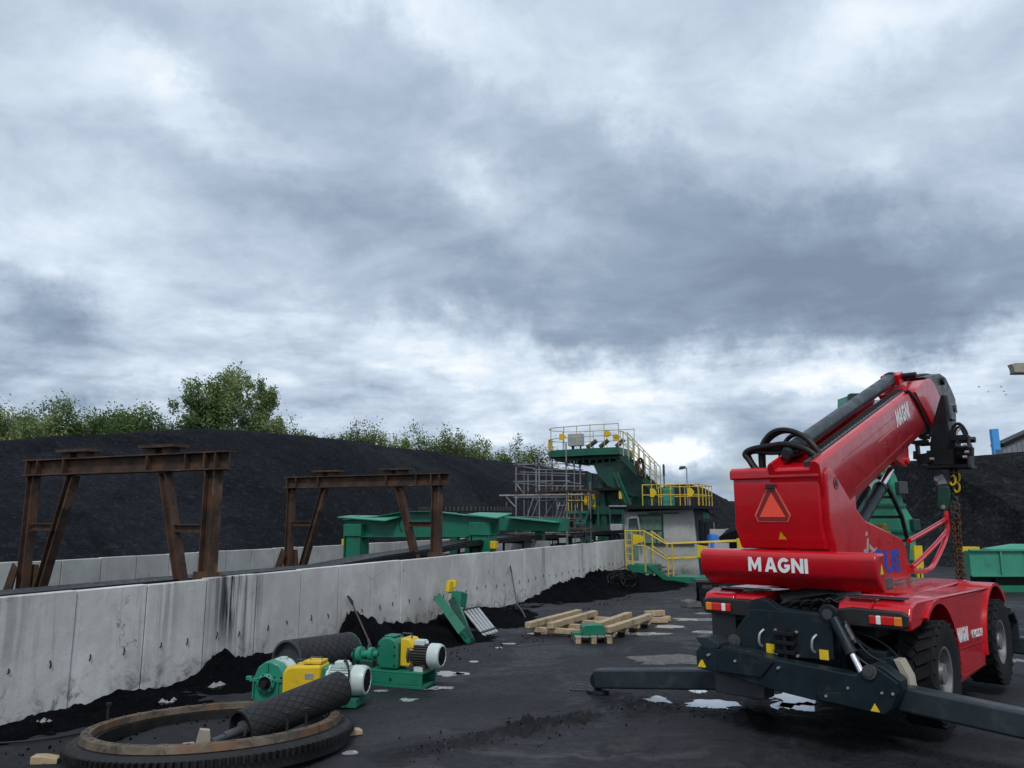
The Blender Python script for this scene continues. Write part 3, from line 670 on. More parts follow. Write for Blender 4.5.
# ------------------------------------------------------------------ trees beyond the left heap
def tree(label, x, y, h, w, lm, name='leafy_tree', nleaf=5200, limbs=9, airy=0., bark='bark', lean=0., low=.3, leaf=.26, group=None):
    root = thing(name, label, 'tree', (x, y, 0), 0, group)
    tb = MB(); cb = MB(); cl = []
    top = Vector((lean * h, 0, h * .93)); tr = [Vector((0, 0, -.2)), Vector((lean * h * .25, .1, h * .35)), Vector((lean * h * .6, 0, h * .65)), top]
    tb.tube(spline(tr, 4), [max(.02, h * .020 * (1 - i / 13)) for i in range(13)], 7)
    for k in range(limbs):
        t = low + (1 - low) * (k + .4) / limbs; z = h * t; b = Vector((lean * h * t, 0, z)); a = k * 2.4 + random.uniform(-.5, .5)
        prof = math.sin(min(1, (1 - t) / (1 - low) * 1.1 + .12) * math.pi * .62)
        L = w * .5 * (.35 + .75 * prof) * random.uniform(.75, 1.1)
        e = b + Vector((math.cos(a) * L + lean * L, math.sin(a) * L * .8, L * random.uniform(.25, .8)))
        mid = (b + e) / 2 + Vector((0, 0, .12 * L)); pts = spline([b, mid, e], 4)
        tb.tube(pts, [h * .008 * (1 - i / 10) + .012 for i in range(len(pts))], 5)
        for q in range(9):
            f = random.uniform(.25, 1.08); c = b.lerp(e, f) + Vector([random.gauss(0, .24 * w * .5) for _ in range(3)])
            cl.append((c, random.uniform(.22, .46) * w * .5 * (1 - .42 * airy)))
    for q in range(6): cl.append((top + Vector((random.gauss(0, .06 * w), random.gauss(0, .05 * w), random.uniform(-.12, .04) * h)), .10 * w))
    per = int(nleaf * 2.1) // len(cl)
    for c, r in cl:
        for q in range(per):
            d = Vector((random.gauss(0, 1), random.gauss(0, 1), random.gauss(0, 1))) * (r * (.43 + .14 * airy))
            if airy: d.z *= 1.5; d.z -= abs(d.x) * .3; d.x += .25 * d.z * -1 * airy * (.3)
            p = c + d
            if p.z < h * .12: continue
            n = Vector((random.gauss(0, 1), random.gauss(0, 1), random.gauss(.5, .8))).normalized(); u = n.orthogonal().normalized()
            ang = random.uniform(0, 6.3); v2 = n.cross(u); u, v2 = u * math.cos(ang) + v2 * math.sin(ang), v2 * math.cos(ang) - u * math.sin(ang)
            s = leaf * random.uniform(.25, .62)
            cb.add([p - u * s, p + v2 * s * .45, p + u * s, p - v2 * s * .45], [(0, 1, 2, 3)])
    tb.build('trunk', bark, root); cb.build('crown', lm, root)
    return root
GT = 'trees beyond the coal heap'
TL = [ # px, top py, width px, Y, kind label
 (5, 400, 52, 50, 'leaf2', 'pale airy tree at the left edge above the heap', 4200, .6),
 (42, 411, 44, 50, 'leaf2', 'light green tree between the airy tree and the dark bushy tree', 4600, .3),
 (88, 405, 66, 52, 'leaf', 'broad dark bushy tree left of the row above the first rusty frame', 6500, 0.),
 (140, 409, 58, 53, 'leaf', 'dense round dark tree in the middle of the row', 6000, 0.),
 (22, 414, 40, 53, 'leaf', 'low dark bush between the airy tree at the edge and its light neighbour', 3200, 0.),
 (64, 415, 40, 54, 'leaf2', 'low light bush left of the broad dark bushy tree', 3200, .1),
 (114, 414, 44, 55, 'leaf', 'low dark bush in the gap between the two dense dark trees', 3400, 0.),
 (160, 417, 40, 55, 'leaf2', 'low pale bush right of the dense round dark tree', 3200, .1),
 (188, 421, 36, 58, 'leaf', 'low bush at the left foot of the tall birch', 2600, .1),
 (258, 422, 40, 60, 'leaf2', 'low bush under the leaning birch', 2800, .1),
 (172, 420, 40, 54, 'leaf', 'small dark tree just left of the tall birch', 3600, 0.),
 (278, 419, 42, 58, 'leaf2', 'low pale bush just right of the tall birch', 3600, .2),
 (304, 424, 26, 60, 'leaf3', 'tiny olive tree top at the end of the birch group', 2200, .5),
 (338, 433, 34, 64, 'leaf', 'low dark bush just left of the olive tree above the second frame', 2400, .1),
 (386, 437, 34, 68, 'leaf2', 'low pale bush just right of the olive tree above the second frame', 2400, .1),
 (424, 441, 34, 72, 'leaf', 'low dark bush left of the widest olive treetop', 2400, .1),
 (464, 446, 34, 76, 'leaf', 'low dark bush right of the widest olive treetop', 2400, .1),
 (362, 432, 44, 66, 'leaf3', 'olive low tree above the second rusty frame', 3000, .3),
 (405, 437, 16, 70, 'leaf2', 'single thin treetop poking over the heap crest', 1200, .4),
 (446, 439, 40, 74, 'leaf3', 'widest olive treetop left of the scaffold', 3000, .2),
 (480, 447, 26, 76, 'leaf2', 'small pale treetop nearest the scaffold on its left', 2000, .2),
 (508, 450, 34, 80, 'leaf', 'dark treetop directly behind the scaffold top', 2400, .1),
 (538, 454, 36, 84, 'leaf3', 'olive treetop between scaffold and platform', 2400, .1)]
for px, py, wpx, Y, lm, lab, nl, airy in TL:
    p = at(px, py, Y); w = wpx * Y / 781.
    tree(lab, p.x, p.y, p.z * (.865 if px < 330 else .925), w * 1.25, lm, nleaf=int(nl * 1.5), airy=airy, low=.42, leaf=.15 + .0014 * Y, limbs=9, group=GT)
def birch():
    p = at(228, 367, 56); root = tree('tall pale birch with wispy windblown top behind the heap', p.x, p.y, p.z * .92, 4.2, 'leaf2', name='birch_tree', nleaf=11000, airy=1., bark='birch_bark', limbs=17, low=.36, leaf=.22, group=GT)
    q = at(262, 377, 57); tree('slender birch leaning right beside the tall birch', q.x - .9, q.y + .8, q.z * .93, 3.0, 'leaf2', name='birch_tree', nleaf=8000, airy=1., bark='birch_bark', limbs=15, low=.36, leaf=.21, lean=.075, group=GT)
    q = at(203, 396, 55); tree('fuller green birch forming the left side of the group', q.x, q.y + 1, q.z, 3.6, 'leaf', name='birch_tree', nleaf=8500, airy=.5, bark='birch_bark', limbs=9, low=.4, leaf=.26, group=GT)
birch()
# ------------------------------------------------------------------ concrete walls (track frame: x across, y along)
def wall(label, n, s0, s1, pw, m, loops, top=1.49, bottom=-.1, th=.14, jit=.0):
    root = thing('concrete_wall', label, 'wall', (0, 0, 0), TR.rz)
    k = 0; s = s0
    bk = MB(); bk.rng((n - th * .70, s0, bottom), (n - th * .45, s1, top - .03)); bk.build('joint_light_stop', 'black_steel', root)  # black sheet added behind the panels to keep skylight out of the joints
    while s < s1 - .01:
        o = random.uniform(-.012, .012)
        mb = MB(); mb.rng((n - th + o, s + .006, bottom), (n + o, s + pw - .006, top + random.uniform(-.012, .012)))
        p = mb.build('wall_panel', m, root, bevel=.012, seg=1)
        if loops:
            for f in (.27, .70):
                y = s + pw * f + random.uniform(-.03, .03); z = .60 + random.uniform(-.03, .03); x = n + o
                lb = MB(); tl = random.uniform(-.03, .03)
                hh = random.uniform(.03, .055); lb.tube(spline([(x - .01, y, z + hh), (x + .016, y + tl * .4, z + hh * .4), (x + .012, y + tl, z - hh * .5), (x - .01, y + tl * 1.2, z - hh)], 4), .0085, 6)
                lb.build('lifting_loop', 'black_steel', p)
        s += pw; k += 1
    return root
wall('stained grey precast concrete wall running along the coal spill in front', -9.5, 6.96 - 1.09 * 9, 31.4, 1.09, 'concrete', True)
wall('lower looking rear concrete wall at the foot of the long coal heap', -17.0, -4, 52, 1.0, 'concrete_rear', False, top=1.46, bottom=.5)

# ------------------------------------------------------------------ rusty portal frames standing on the bed
def portal():
    root = thing('steel_portal_frame', 'nearer and larger rusty brown portal frame behind the concrete wall', 'steel frame', (0, 9.40, 0), 0)
    xr, xl, zb, zt, z0 = -9.79, -14.35, 3.19, 3.49, .86
    mb = MB(); mb.ibeam((xl - .22, 0, (zb + zt) / 2), (xr + .34, 0, (zb + zt) / 2), .24, zt - zb, .022)
    beam = mb.build('cross_beam', 'rust', root, bevel=.004, seg=1)
    for x in (xl - .1, xl + .22, xl + .95, xr - 1.45, xr - .55, xr - .12, xr + .12):
        sb = MB(); sb.rng((x - .012, -.122, zb + .024), (x + .012, .122, zt - .024)); sb.build('stiffener', 'rust', beam)
    for x in (xl + 1.2, xr - 1.2):
        c = MB(); c.rng((x - .42, -.17, zt + .10), (x + .42, .17, zt + .15)); c.rng((x - .3, -.10, zt + .004), (x - .08, .10, zt + .10)); c.rng((x + .08, -.10, zt + .004), (x + .3, .10, zt + .10))
        c.build('bearing_plate', 'rust', root, bevel=.004, seg=1)
    for x, sg in ((xl, 1), (xr, -1)):
        l = MB(); l.ibeam((x, 0, z0), (x, 0, zb - .003), .16 if sg > 0 else .20, .18 if sg > 0 else .22, .02, up=(1, 0, 0)); l.build('leg', 'rust', root)
        l = MB(); l.ibeam((x + sg * .42, 0, z0 + .05), (x + sg * 1.12, 0, zb - .003), .16, .16, .016, up=(1, 0, 0)); l.build('slanted_leg', 'rust', root)
        b = MB(); b.ibeam((x + sg * .11, 0, 2.25), (x + sg * .77, 0, 2.25), .12, .13, .014); b.build('tie', 'rust', root)
        f = MB(); f.prism([(x - .42, z0), (x - .14, z0), (x + .02, 1.50), (x - .12, 1.60)] if sg > 0 else [(x - .2, z0), (x + .2, z0), (x + .14, 1.58), (x - .14, 1.58)], 'y', -.16, -.13)
        f.prism([(x - .22, z0), (x + .26, z0), (x + .16, 1.56), (x - .14, 1.56)], 'y', .13, .16); f.rng((x - .25, -.2, z0 - .02), (x + .25, .2, z0 + .03))
        f.build('foot_gusset', 'rust', root)
    return root
pf = portal()
tr = TR.w(0, 9.40); pf.location = tr; pf.rotation_euler = (0, 0, TR.rz); pf['group'] = 'rusty portal frames'
pf2 = copy_tree(pf); pf2.location = TR.w(.0, 16.55, .0); pf2['label'] = 'farther and smaller rusty portal frame in front of the green gantry'

# ------------------------------------------------------------------ belt conveyor between the walls, climbing to the carriage
def conveyor():
    root = thing('belt_conveyor', 'long black belt conveyor just behind the front wall rising to the right', 'conveyor', (0, 0, 0), TR.rz)
    path = [(-6, 1.41), (9, 1.40), (13.3, 1.39), (15.2, 1.51), (17.3, 1.59), (19.4, 1.73), (23, 1.78), (34, 1.80)]
    mb = MB()
    prof = [(-.34, .04), (-.2, 0), (.2, 0), (.34, .04), (.34, .015), (.2, -.03), (-.2, -.03), (-.34, .015)]
    rows = [[mb.b.verts.new((-10.72 + x, s, z + d)) for x, d in prof] for s, z in path]
    for A, B in zip(rows, rows[1:]):
        for k in range(8): mb.b.faces.new((A[k], A[(k + 1) % 8], B[(k + 1) % 8], B[k]))
    mb.b.faces.new(rows[0]); mb.b.faces.new(rows[-1][::-1])
    mb.build('belt', 'black', root)
    for x in (-.38, .38):
        f = MB()
        for (s, z), (s2, z2) in zip(path, path[1:]): f.bar((-10.72 + x, s, z - .05), (-10.72 + x, s2 + .01, z2 - .05), .05, .12)
        f.build('side_frame', 'black_steel', root)
    for s in range(-4, 33, 3):
        z = [b + (d - b) * (s - a) / (c - a) for (a, b), (c, d) in zip(path, path[1:]) if a <= s <= c][0]
        l = MB(); l.prism([(-11.1, .8), (-11.04, .8), (-11.04, z - .2), (-10.40, z - .2), (-10.40, .8), (-10.34, .8), (-10.34, z - .12), (-11.1, z - .12)], 'y', s - .03, s + .03); l.build('trestle', 'black_steel', root)
conveyor()
def sheet_scrap():
    p = TR.onx(262, 567.5, -9.9)
    mb = MB(); mb.add([(0, 0, 0), (.5, .1, .05), (.55, .32, .06), (.05, .2, .0), (0, 0, .015), (.5, .1, .065), (.55, .32, .075), (.05, .2, .015)], [(0, 1, 2, 3), (4, 5, 6, 7), (0, 1, 5, 4), (1, 2, 6, 5), (2, 3, 7, 6), (3, 0, 4, 7)])
    o = mb.build('sheet_metal_scrap', 'pale_green'); o.location = TR.w(p.x - .95, p.y - .2, 1.365); o.rotation_euler = (0, 0, TR.rz)
    tag(o, 'small pale green sheet offcut lying on the belt conveyor', 'scrap sheet')
sheet_scrap()

# ------------------------------------------------------------------ green gantry and the girder behind it
def gantry():
    s = 20.3; g = lambda px, py: TR.ony(px, py, s)
    root = thing('gantry', 'bright green steel gantry with a flattened arch girder behind the second frame', 'gantry', (0, 0, 0), TR.rz)
    P = [g(x, y) for x, y in [(347, 520), (380, 517), (408, 512), (436, 512), (470, 516), (499, 518), (499, 533), (470, 536), (347, 536)]]
    mb = MB(); mb.prism([(p.x, p.z) for p in P], 'y', s - .03, s + .03)
    girder = mb.build('girder', 'green', root)
    fl = MB()
    for a, b in zip(P[:5], P[1:6]): fl.bar((a.x, s, a.z + .012), (b.x, s, b.z + .012), .42, .024)
    fl.bar((P[8].x, s, P[8].z - .012), (P[7].x, s, P[7].z - .012), .42, .024); fl.build('flanges', 'green', girder)
    for px0, px1, py in ((338, 402, 520), (467, 513, 517.5)):
        a, b = g(px0, py), g(px1, py); c = MB()
        c.add([(a.x, s - .05, a.z + .10), (b.x - .25, s - .55, a.z + .0), (b.x, s - .05, a.z + .13), (a.x + .25, s + .3, a.z + .15), (a.x, s - .05, a.z + .07), (b.x - .25, s - .55, a.z - .03), (b.x, s - .05, a.z + .10), (a.x + .25, s + .3, a.z + .12)], [(0, 1, 2, 3), (7, 6, 5, 4), (0, 1, 5, 4), (1, 2, 6, 5), (2, 3, 7, 6), (3, 0, 4, 7)]); c.build('cap_plate', 'pale_green', root)
    for px, pt, tilt in ((357, 524, 0), (483, 522, 0)):
        t = g(px, pt); c = MB()
        c.rng((t.x - .26, s - .20, .84), (t.x + .26, s + .20, t.z - .38)); c.rng((t.x - .34, s - .25, t.z - .38), (t.x + .34, s + .25, t.z))
        c.build('column', 'green', root, bevel=.015, seg=1)
        r = MB()
        for k in (-.3, .3): r.rng((t.x + k - .012, s - .24, 1.0), (t.x + k + .012, s + .24, t.z - .39))
        r.rng((t.x - .4, s - .3, .86), (t.x + .4, s + .3, .98)); r.build('column_ribs', 'green', root)
        b = MB(); sg = -1 if px < 400 else 1
        b.rng((t.x + sg * .30, s - .16, 1.52), (t.x + sg * .46, s + .10, 1.74)); b.rng((t.x + sg * .26, s - .1, 1.56), (t.x + sg * .30, s + .05, 1.7)); b.build('buffer', 'yellow', root, bevel=.02)
    h = g(407, 524); hb = MB(); hb.tube([(h.x - .12 + .12 * math.cos(a), s - .06, h.z + .2 * math.sin(a)) for a in [math.pi * (.5 + i / 10) for i in range(11)]], .012, 6); hb.build('cable', 'hose', root)
gantry()
def rear_girder():
    s = 24.5; g = lambda px, py: TR.ony(px, py, s)
    root = thing('girder_carriage', 'darker green carriage girder behind the gantry running to the scaffold', 'girder', (0, 0, 0), TR.rz)
    a, b = g(405, 515), g(566, 531); mb = MB()
    mb.rng((a.x, s - .35, b.z), (b.x, s + .35, a.z - .12)); mb.build('box_girder', 'green', root, bevel=.01, seg=1)
    t = MB(); t.rng((a.x + .3, s - .55, a.z - .118), (g(450, 512).x, s + .5, a.z + .1)); t.build('top_plate', 'pale_green', root)
    p0, p1 = g(514, 517), g(564, 522); c = MB(); c.bar((p0.x, s - .5, p0.z), (p1.x, s - .5, p1.z), .5, .04); c.build('cover_strip', 'pale_green', root)
    d = MB(); q0, q1 = g(495, 541), g(604, 545); d.rng((q0.x, s - .55, .84), (min(q1.x, -9.9), s - .35, q0.z + .05)); d.build('deck_plate', 'galv', root)
    for px in (455, 470, 540):
        q = g(px, 530); l = MB(); l.rng((q.x - .14, s - .12, .84), (q.x + .14, s + .12, b.z)); l.build('support', 'green', root)
rear_girder()
def ring_on_girder():
    s = 24.4; a, b = TR.ony(424, 508, s), TR.ony(504, 508, s); c = (a + b) / 2; r = (b.x - a.x) / 2
    root = thing('slewing_ring', 'toothed dark slewing ring lying on top of the green carriage girder', 'gear ring', TR.w(c.x, s + .2, 0), TR.rz)
    mb = MB(); z = TR.ony(460, 512, s).z
    mb.lathe([(r * .85, z), (r, z), (r, z + .2), (r * .85, z + .2)], (0, 0, 0), (0, 0, 1), 64, closed=True); mb.build('ring', 'ring_dark', root)
    t = MB()
    for k in range(72):
        a2 = 2 * math.pi * k / 72; t.bar((r * math.cos(a2) * .99, r * math.sin(a2) * .99, z + .1), (r * math.cos(a2) * 1.03, r * math.sin(a2) * 1.03, z + .1), .06, .15)
    t.build('teeth', 'dark_grey', root)
ring_on_girder()

# ------------------------------------------------------------------ stacker tower with round head platform
def railing(root, pts, h=1.08, m='rail_pale', gap=.9, r=.019, rails=(.98, .5), name='railing', closed=False):
    P = [Vector(p) for p in pts]; mb = MB(); up = Vector((0, 0, 1))
    for f in rails: mb.tube([p + up * h * f for p in P], r, 6)
    L = 0; posts = [P[0]]
    for a, b in zip(P, P[1:]):
        d = (b - a).length; n = max(1, round(d / gap)) if d > gap * .6 else 0
        if n:
            for k in range(1, n + 1): posts.append(a.lerp(b, k / n))
        else:
            L += d
            if L > gap: posts.append(b); L = 0
    for p in posts: mb.cyl(p, p + up * h, r * 1.1, 6)
    return mb.build(name, m, root)
def plate_sign(root, c, w, h, nrm='y', m='yellow', name='safety_plate'):
    mb = MB(); pts = [(-.5, .5), (.1, .5), (.5, .12), (.5, -.12), (.1, -.5), (-.5, -.5)]
    mb.prism([(c[0] + u * w, c[2] + v * h) for u, v in pts], 'y', c[1] - .012, c[1] + .012); return mb.build(name, m, root)
def tower():
    S = 36.; g = lambda px, py, s=S: TR.ony(px, py, s)
    root = thing('stacker_tower', 'dark green stacker tower with railed head platform and stairs down to the cabin roof', 'stacker machine', (0, 0, 0), TR.rz)
    zt, zb = 5.62, 5.22
    x0, x1 = g(551, 455).x, g(628, 455).x
    plan = []
    cxp, ra = x0 + 1.15, 1.15
    for i in range(13): a = math.pi * (1.5 - i / 12); plan.append((cxp + ra * math.cos(a), S + .0 + ra * math.sin(a)))
    plan = plan + [(x1, S + 1.15), (x1, S - 1.45), (x0 + 2.6, S - 1.45)]
    mb = MB(); mb.prism(plan, 'z', zt - .34, zt); mb.build('head_platform', 'tower_green', root, bevel=.01, seg=1)
    ub = MB(); ub.prism([(cxp - .6, S - .8), (cxp - .6, S + .8), (x1 - .1, S + 1.0), (x1 - .1, S - 1.2)], 'z', zt - .52, zt - .345)
    for i in range(9):
        u = cxp + .3 + i * .33; ub.bar((u, S - 1.1, zt - .6), (u + .2, S + 1.1, zt - .6), .09, .14)
    ub.build('platform_frame', 'dark_green', root)
    rp = [(p[0], p[1], zt) for p in plan]; railing(root, rp[::-1][2:4] + rp[::-1][4:], 1.12, 'rail_pale', .72); railing(root, [rp[14], rp[15], rp[0]], 1.12, 'rail_pale', .72)
    # cabinet and the small things on the platform
    c = g(576, 440, S - .6); cb = MB(); cb.rng((c.x - .36, c.y - .2, c.z - .3), (c.x + .36, c.y + .2, c.z + .3)); cab_ = cb.build('control_cabinet', 'grey_box', root, bevel=.02)
    cb = MB(); cb.rng((c.x - .2, c.y - .1, zt), (c.x - .12, c.y + .1, c.z - .3)); cb.rng((c.x + .2, c.y - .05, zt), (c.x + .26, c.y + .05, c.z - .3)); cb.build('cabinet_stand', 'dark_green', root)
    for px, py in ((563, 437), (617, 437.5), (608, 434)):
        q = g(px, py, S - 1.3); plate_sign(root, (q.x, S - 1.36, q.z), .34, .3)
    q = g(550.5, 444, S); sp_ = MB(); sp_.rng((q.x - .05, S - .2, q.z - .32), (q.x + .03, S + .2, q.z + .2)); sp_.build('safety_plate', 'yellow', root)
    pm = MB()
    for px, w in ((594, .35), (606, .3), (622, .28)):
        q = g(px, 451, S - .6); pm.cyl((q.x - w, S - .6, zt + .1), (q.x + w * .4, S - .6, zt + .42), .11, 10)
    pm.build('pulley_motors', 'dark_grey', root)
    sr = [g(582, 445, S - .4), g(590, 445, S - .4), g(602, 455.5, S - .4)]; rb = MB(); rb.tube([(p.x, S - .4, p.z) for p in sr], .025, 6); rb.tube([(p.x, S - .4, p.z - .4) for p in sr[:2]] , .02, 6); rb.build('inner_rail', 'rail_pale', root)
    # the inclined boom and its stairs
    P = [g(x, y) for x, y in [(600, 465), (628, 462), (662, 491), (661, 496), (640, 497), (628, 493), (614, 486), (605, 476)]]
    bm = MB()
    for yy in (S - 1.0, S + .9): bm.prism([(p.x, p.z) for p in P], 'y', yy - .06, yy + .06)
    boom = bm.build('boom_side_plate', 'dark_green', root)
    tb = MB()
    for i in range(7):
        f = i / 6; a = P[1].lerp(P[3], f); tb.bar((a.x - .25, S - .94, a.z - .28), (a.x - .25, S + .84, a.z - .28), .12, .1)
        b = P[0].lerp(P[5], f); tb.bar((b.x + .15, S - .94, b.z - .12), (b.x + .15, S + .84, b.z - .12), .1, .16)
    tb.build('boom_cross_beams', 'dark_green', root)
    st0, st1 = g(627, 456, S - 1.2), g(660, 491, S - 1.2)
    st = MB()
    for yy in (S - 1.75, S - 1.05): st.bar((st0.x, yy, st0.z - .12), (st1.x, yy, st1.z - .12), .06, .26)
    for i in range(16):
        p = st0.lerp(st1, (i + .5) / 16); st.rng((p.x - .14, S - 1.72, p.z - .03), (p.x + .14, S - 1.08, p.z))
    st.build('stairs', 'dark_green', root)
    for yy in (S - 1.75, S - 1.05):
        r = MB(); n = 6
        for f in (1.0, .5): r.tube([(st0.x - .2, yy, st0.z + 1.1 * f), (st0.x, yy, st0.z + 1.1 * f), (st1.x, yy, st1.z + 1.1 * f)], .024, 6)
        for i in range(n + 1):
            p = st0.lerp(st1, i / n); r.cyl((p.x, yy, p.z - .05), (p.x, yy, p.z + 1.1), .026, 6)
        r.build('stair_railing', 'rail_pale', root)
    q = g(643, 466, S - 1.2); cc = MB()
    for i in range(5): cc.tube([(q.x + .14 * math.cos(a) + .03 * i, S - 1.8 - .03 * i, q.z + .42 * math.sin(a) - .1) for a in [2 * math.pi * k / 14 for k in range(14)]], .022, 5, closed=True)
    cc.build('coiled_cable', 'rust', root)
    # legs, braces, body
    for px, py0, px2, w, yy in ((597, 474, 595, .2, S - .9), (597, 474, 595, .2, S + .8), (606, 478, 612, .26, S - .7)):
        a, b = g(px, py0, S), g(px2, 540, S); l = MB(); l.bar((a.x, yy, a.z), (b.x, yy, .9), w, w); l.build('leg', 'dark_green', root)
    for pa, pb in (((622, 474), (634, 504)), ((625, 474), (638, 505)), ((602, 500), (594, 520))):
        a, b = g(*pa), g(*pb); l = MB(); l.bar((a.x, S - 1.2, a.z), (b.x, S - 1.2, b.z), .11, .11); l.build('brace', 'tower_green', root)
    a, b = g(606, 492), g(623, 506); c = MB(); c.rng((a.x, S - .6, b.z), (b.x, S + .8, a.z)); op = c.build('operator_cabin', 'dark_green', root, bevel=.02)
    a, b = g(602, 485), g(629, 491); c = MB(); c.rng((a.x, S - 1.3, b.z), (b.x, S + .9, b.z + .12)); c.prism([(a.x + .3, b.z + .12), (b.x - .2, b.z + .12), (b.x - .4, a.z), (a.x + .4, a.z)], 'y', S - .9, S + .6); c.build('cabin_roof', 'black_steel', root)
    a = g(620.5, 489, S - 1.2); c = MB(); c.rng((a.x - .07, S - 1.25, a.z - .45), (a.x + .07, S - 1.15, a.z)); c.build('post_guard', 'yellow', root)
    a, b = g(624, 470), g(641, 505); c = MB(); c.rng((g(632, 490).x, S + .0, b.z), (g(648, 490).x, S + 1.2, g(632, 483).z)); mach = c.build('machine_house', 'tower_green', root)
    c = MB(); q = g(635, 489, S); c.rng((q.x - .14, S - .03, q.z - .22), (q.x + .14, S + .0, q.z + .22)); c.build('window', 'dark_glass', mach)
    a, b = g(598, 507), g(640, 541); c = MB(); c.rng((a.x, S - .9, a.z - .35), (b.x, S + 1.0, a.z)); c.rng((a.x + .1, S - .7, 2.0), (b.x, S + 1.0, a.z - .35)); c.rng((a.x - .3, S - 1., 1.75), (b.x, S - .7, 2.0)); body = c.build('lower_body', 'dark_green', root)
    for px in (609, 617):
        q = g(px, 516, S - .7); c = MB(); c.rng((q.x - .15, S - .73, q.z - .28), (q.x + .15, S - .70, q.z + .28)); c.build('window', 'dark_glass', body)
    q = g(619, 516, S - .9); c = MB()
    for dx in (-1.0, -.42, .2): c.rng((q.x + dx - .04, S - .95, q.z - .45), (q.x + dx + .04, S - .9, q.z + .5))
    c.build('window_posts', 'tower_green', body)
    # undercarriage
    c = MB()
    for px in (575, 590, 606, 618, 632):
        q = g(px, 530); c.rng((q.x - .12, S - .9, .86), (q.x + .12, S - .66, 1.76))
    for px, px2 in ((590, 606), (606, 590), (618, 632)):
        a, b = g(px, 527), g(px2, 541); c.bar((a.x, S - .8, a.z), (b.x, S - .8, .95), .1, .1)
    c.build('undercarriage', 'dark_green', root)
    c = MB(); a, b = g(612, 524, S - 1), g(624, 534, S - 1); c.rng((a.x, S - 1.3, b.z), (b.x, S - 1, a.z)); c.build('junction_box', 'grey_box', root, bevel=.02)
    # lower yellow-railed landing at left
    a, b = g(577, 511), g(597, 524); c = MB(); c.rng((a.x, S - 1.2, a.z - .12), (b.x, S + .6, a.z)); c.rng((a.x + .2, S - 1.0, b.z), (b.x, S + .5, a.z - .12)); c.build('landing', 'green', root)
    railing(root, [(a.x, S + .5, a.z), (a.x, S - 1.15, a.z), (b.x, S - 1.15, a.z)], .98, 'rail_yellow', .4, name='landing_railing')
    c = MB(); q0, q1 = g(585, 494, S - .8), g(596, 503, S - .8)
    for u0, u1, v0, v1 in ((q0.x, q1.x, q0.z - .15, q0.z), (q0.x, q0.x + .13, q1.z - .1, q0.z), (q1.x - .13, q1.x, q1.z - .3, q0.z), ((q0.x + q1.x) / 2 - .05, (q0.x + q1.x) / 2 + .05, q1.z, q0.z), (q0.x, q1.x, q1.z - .1, q1.z)): c.rng((u0, S - .9, v0), (u1, S - .78, v1))
    c.build('yellow_guard', 'yellow', root)
    # the tall brown column and pipes seen under the arm
    c = MB(); q = g(574, 520); c.cyl((q.x, S - .5, .86), (q.x, S - .5, 2.6), .1, 10); q = g(580, 540); c.rng((g(568, 530).x, S - .2, 1.5), (g(600, 535).x, S + .1, 1.68)); c.build('pipework', 'rust', root)
tower()

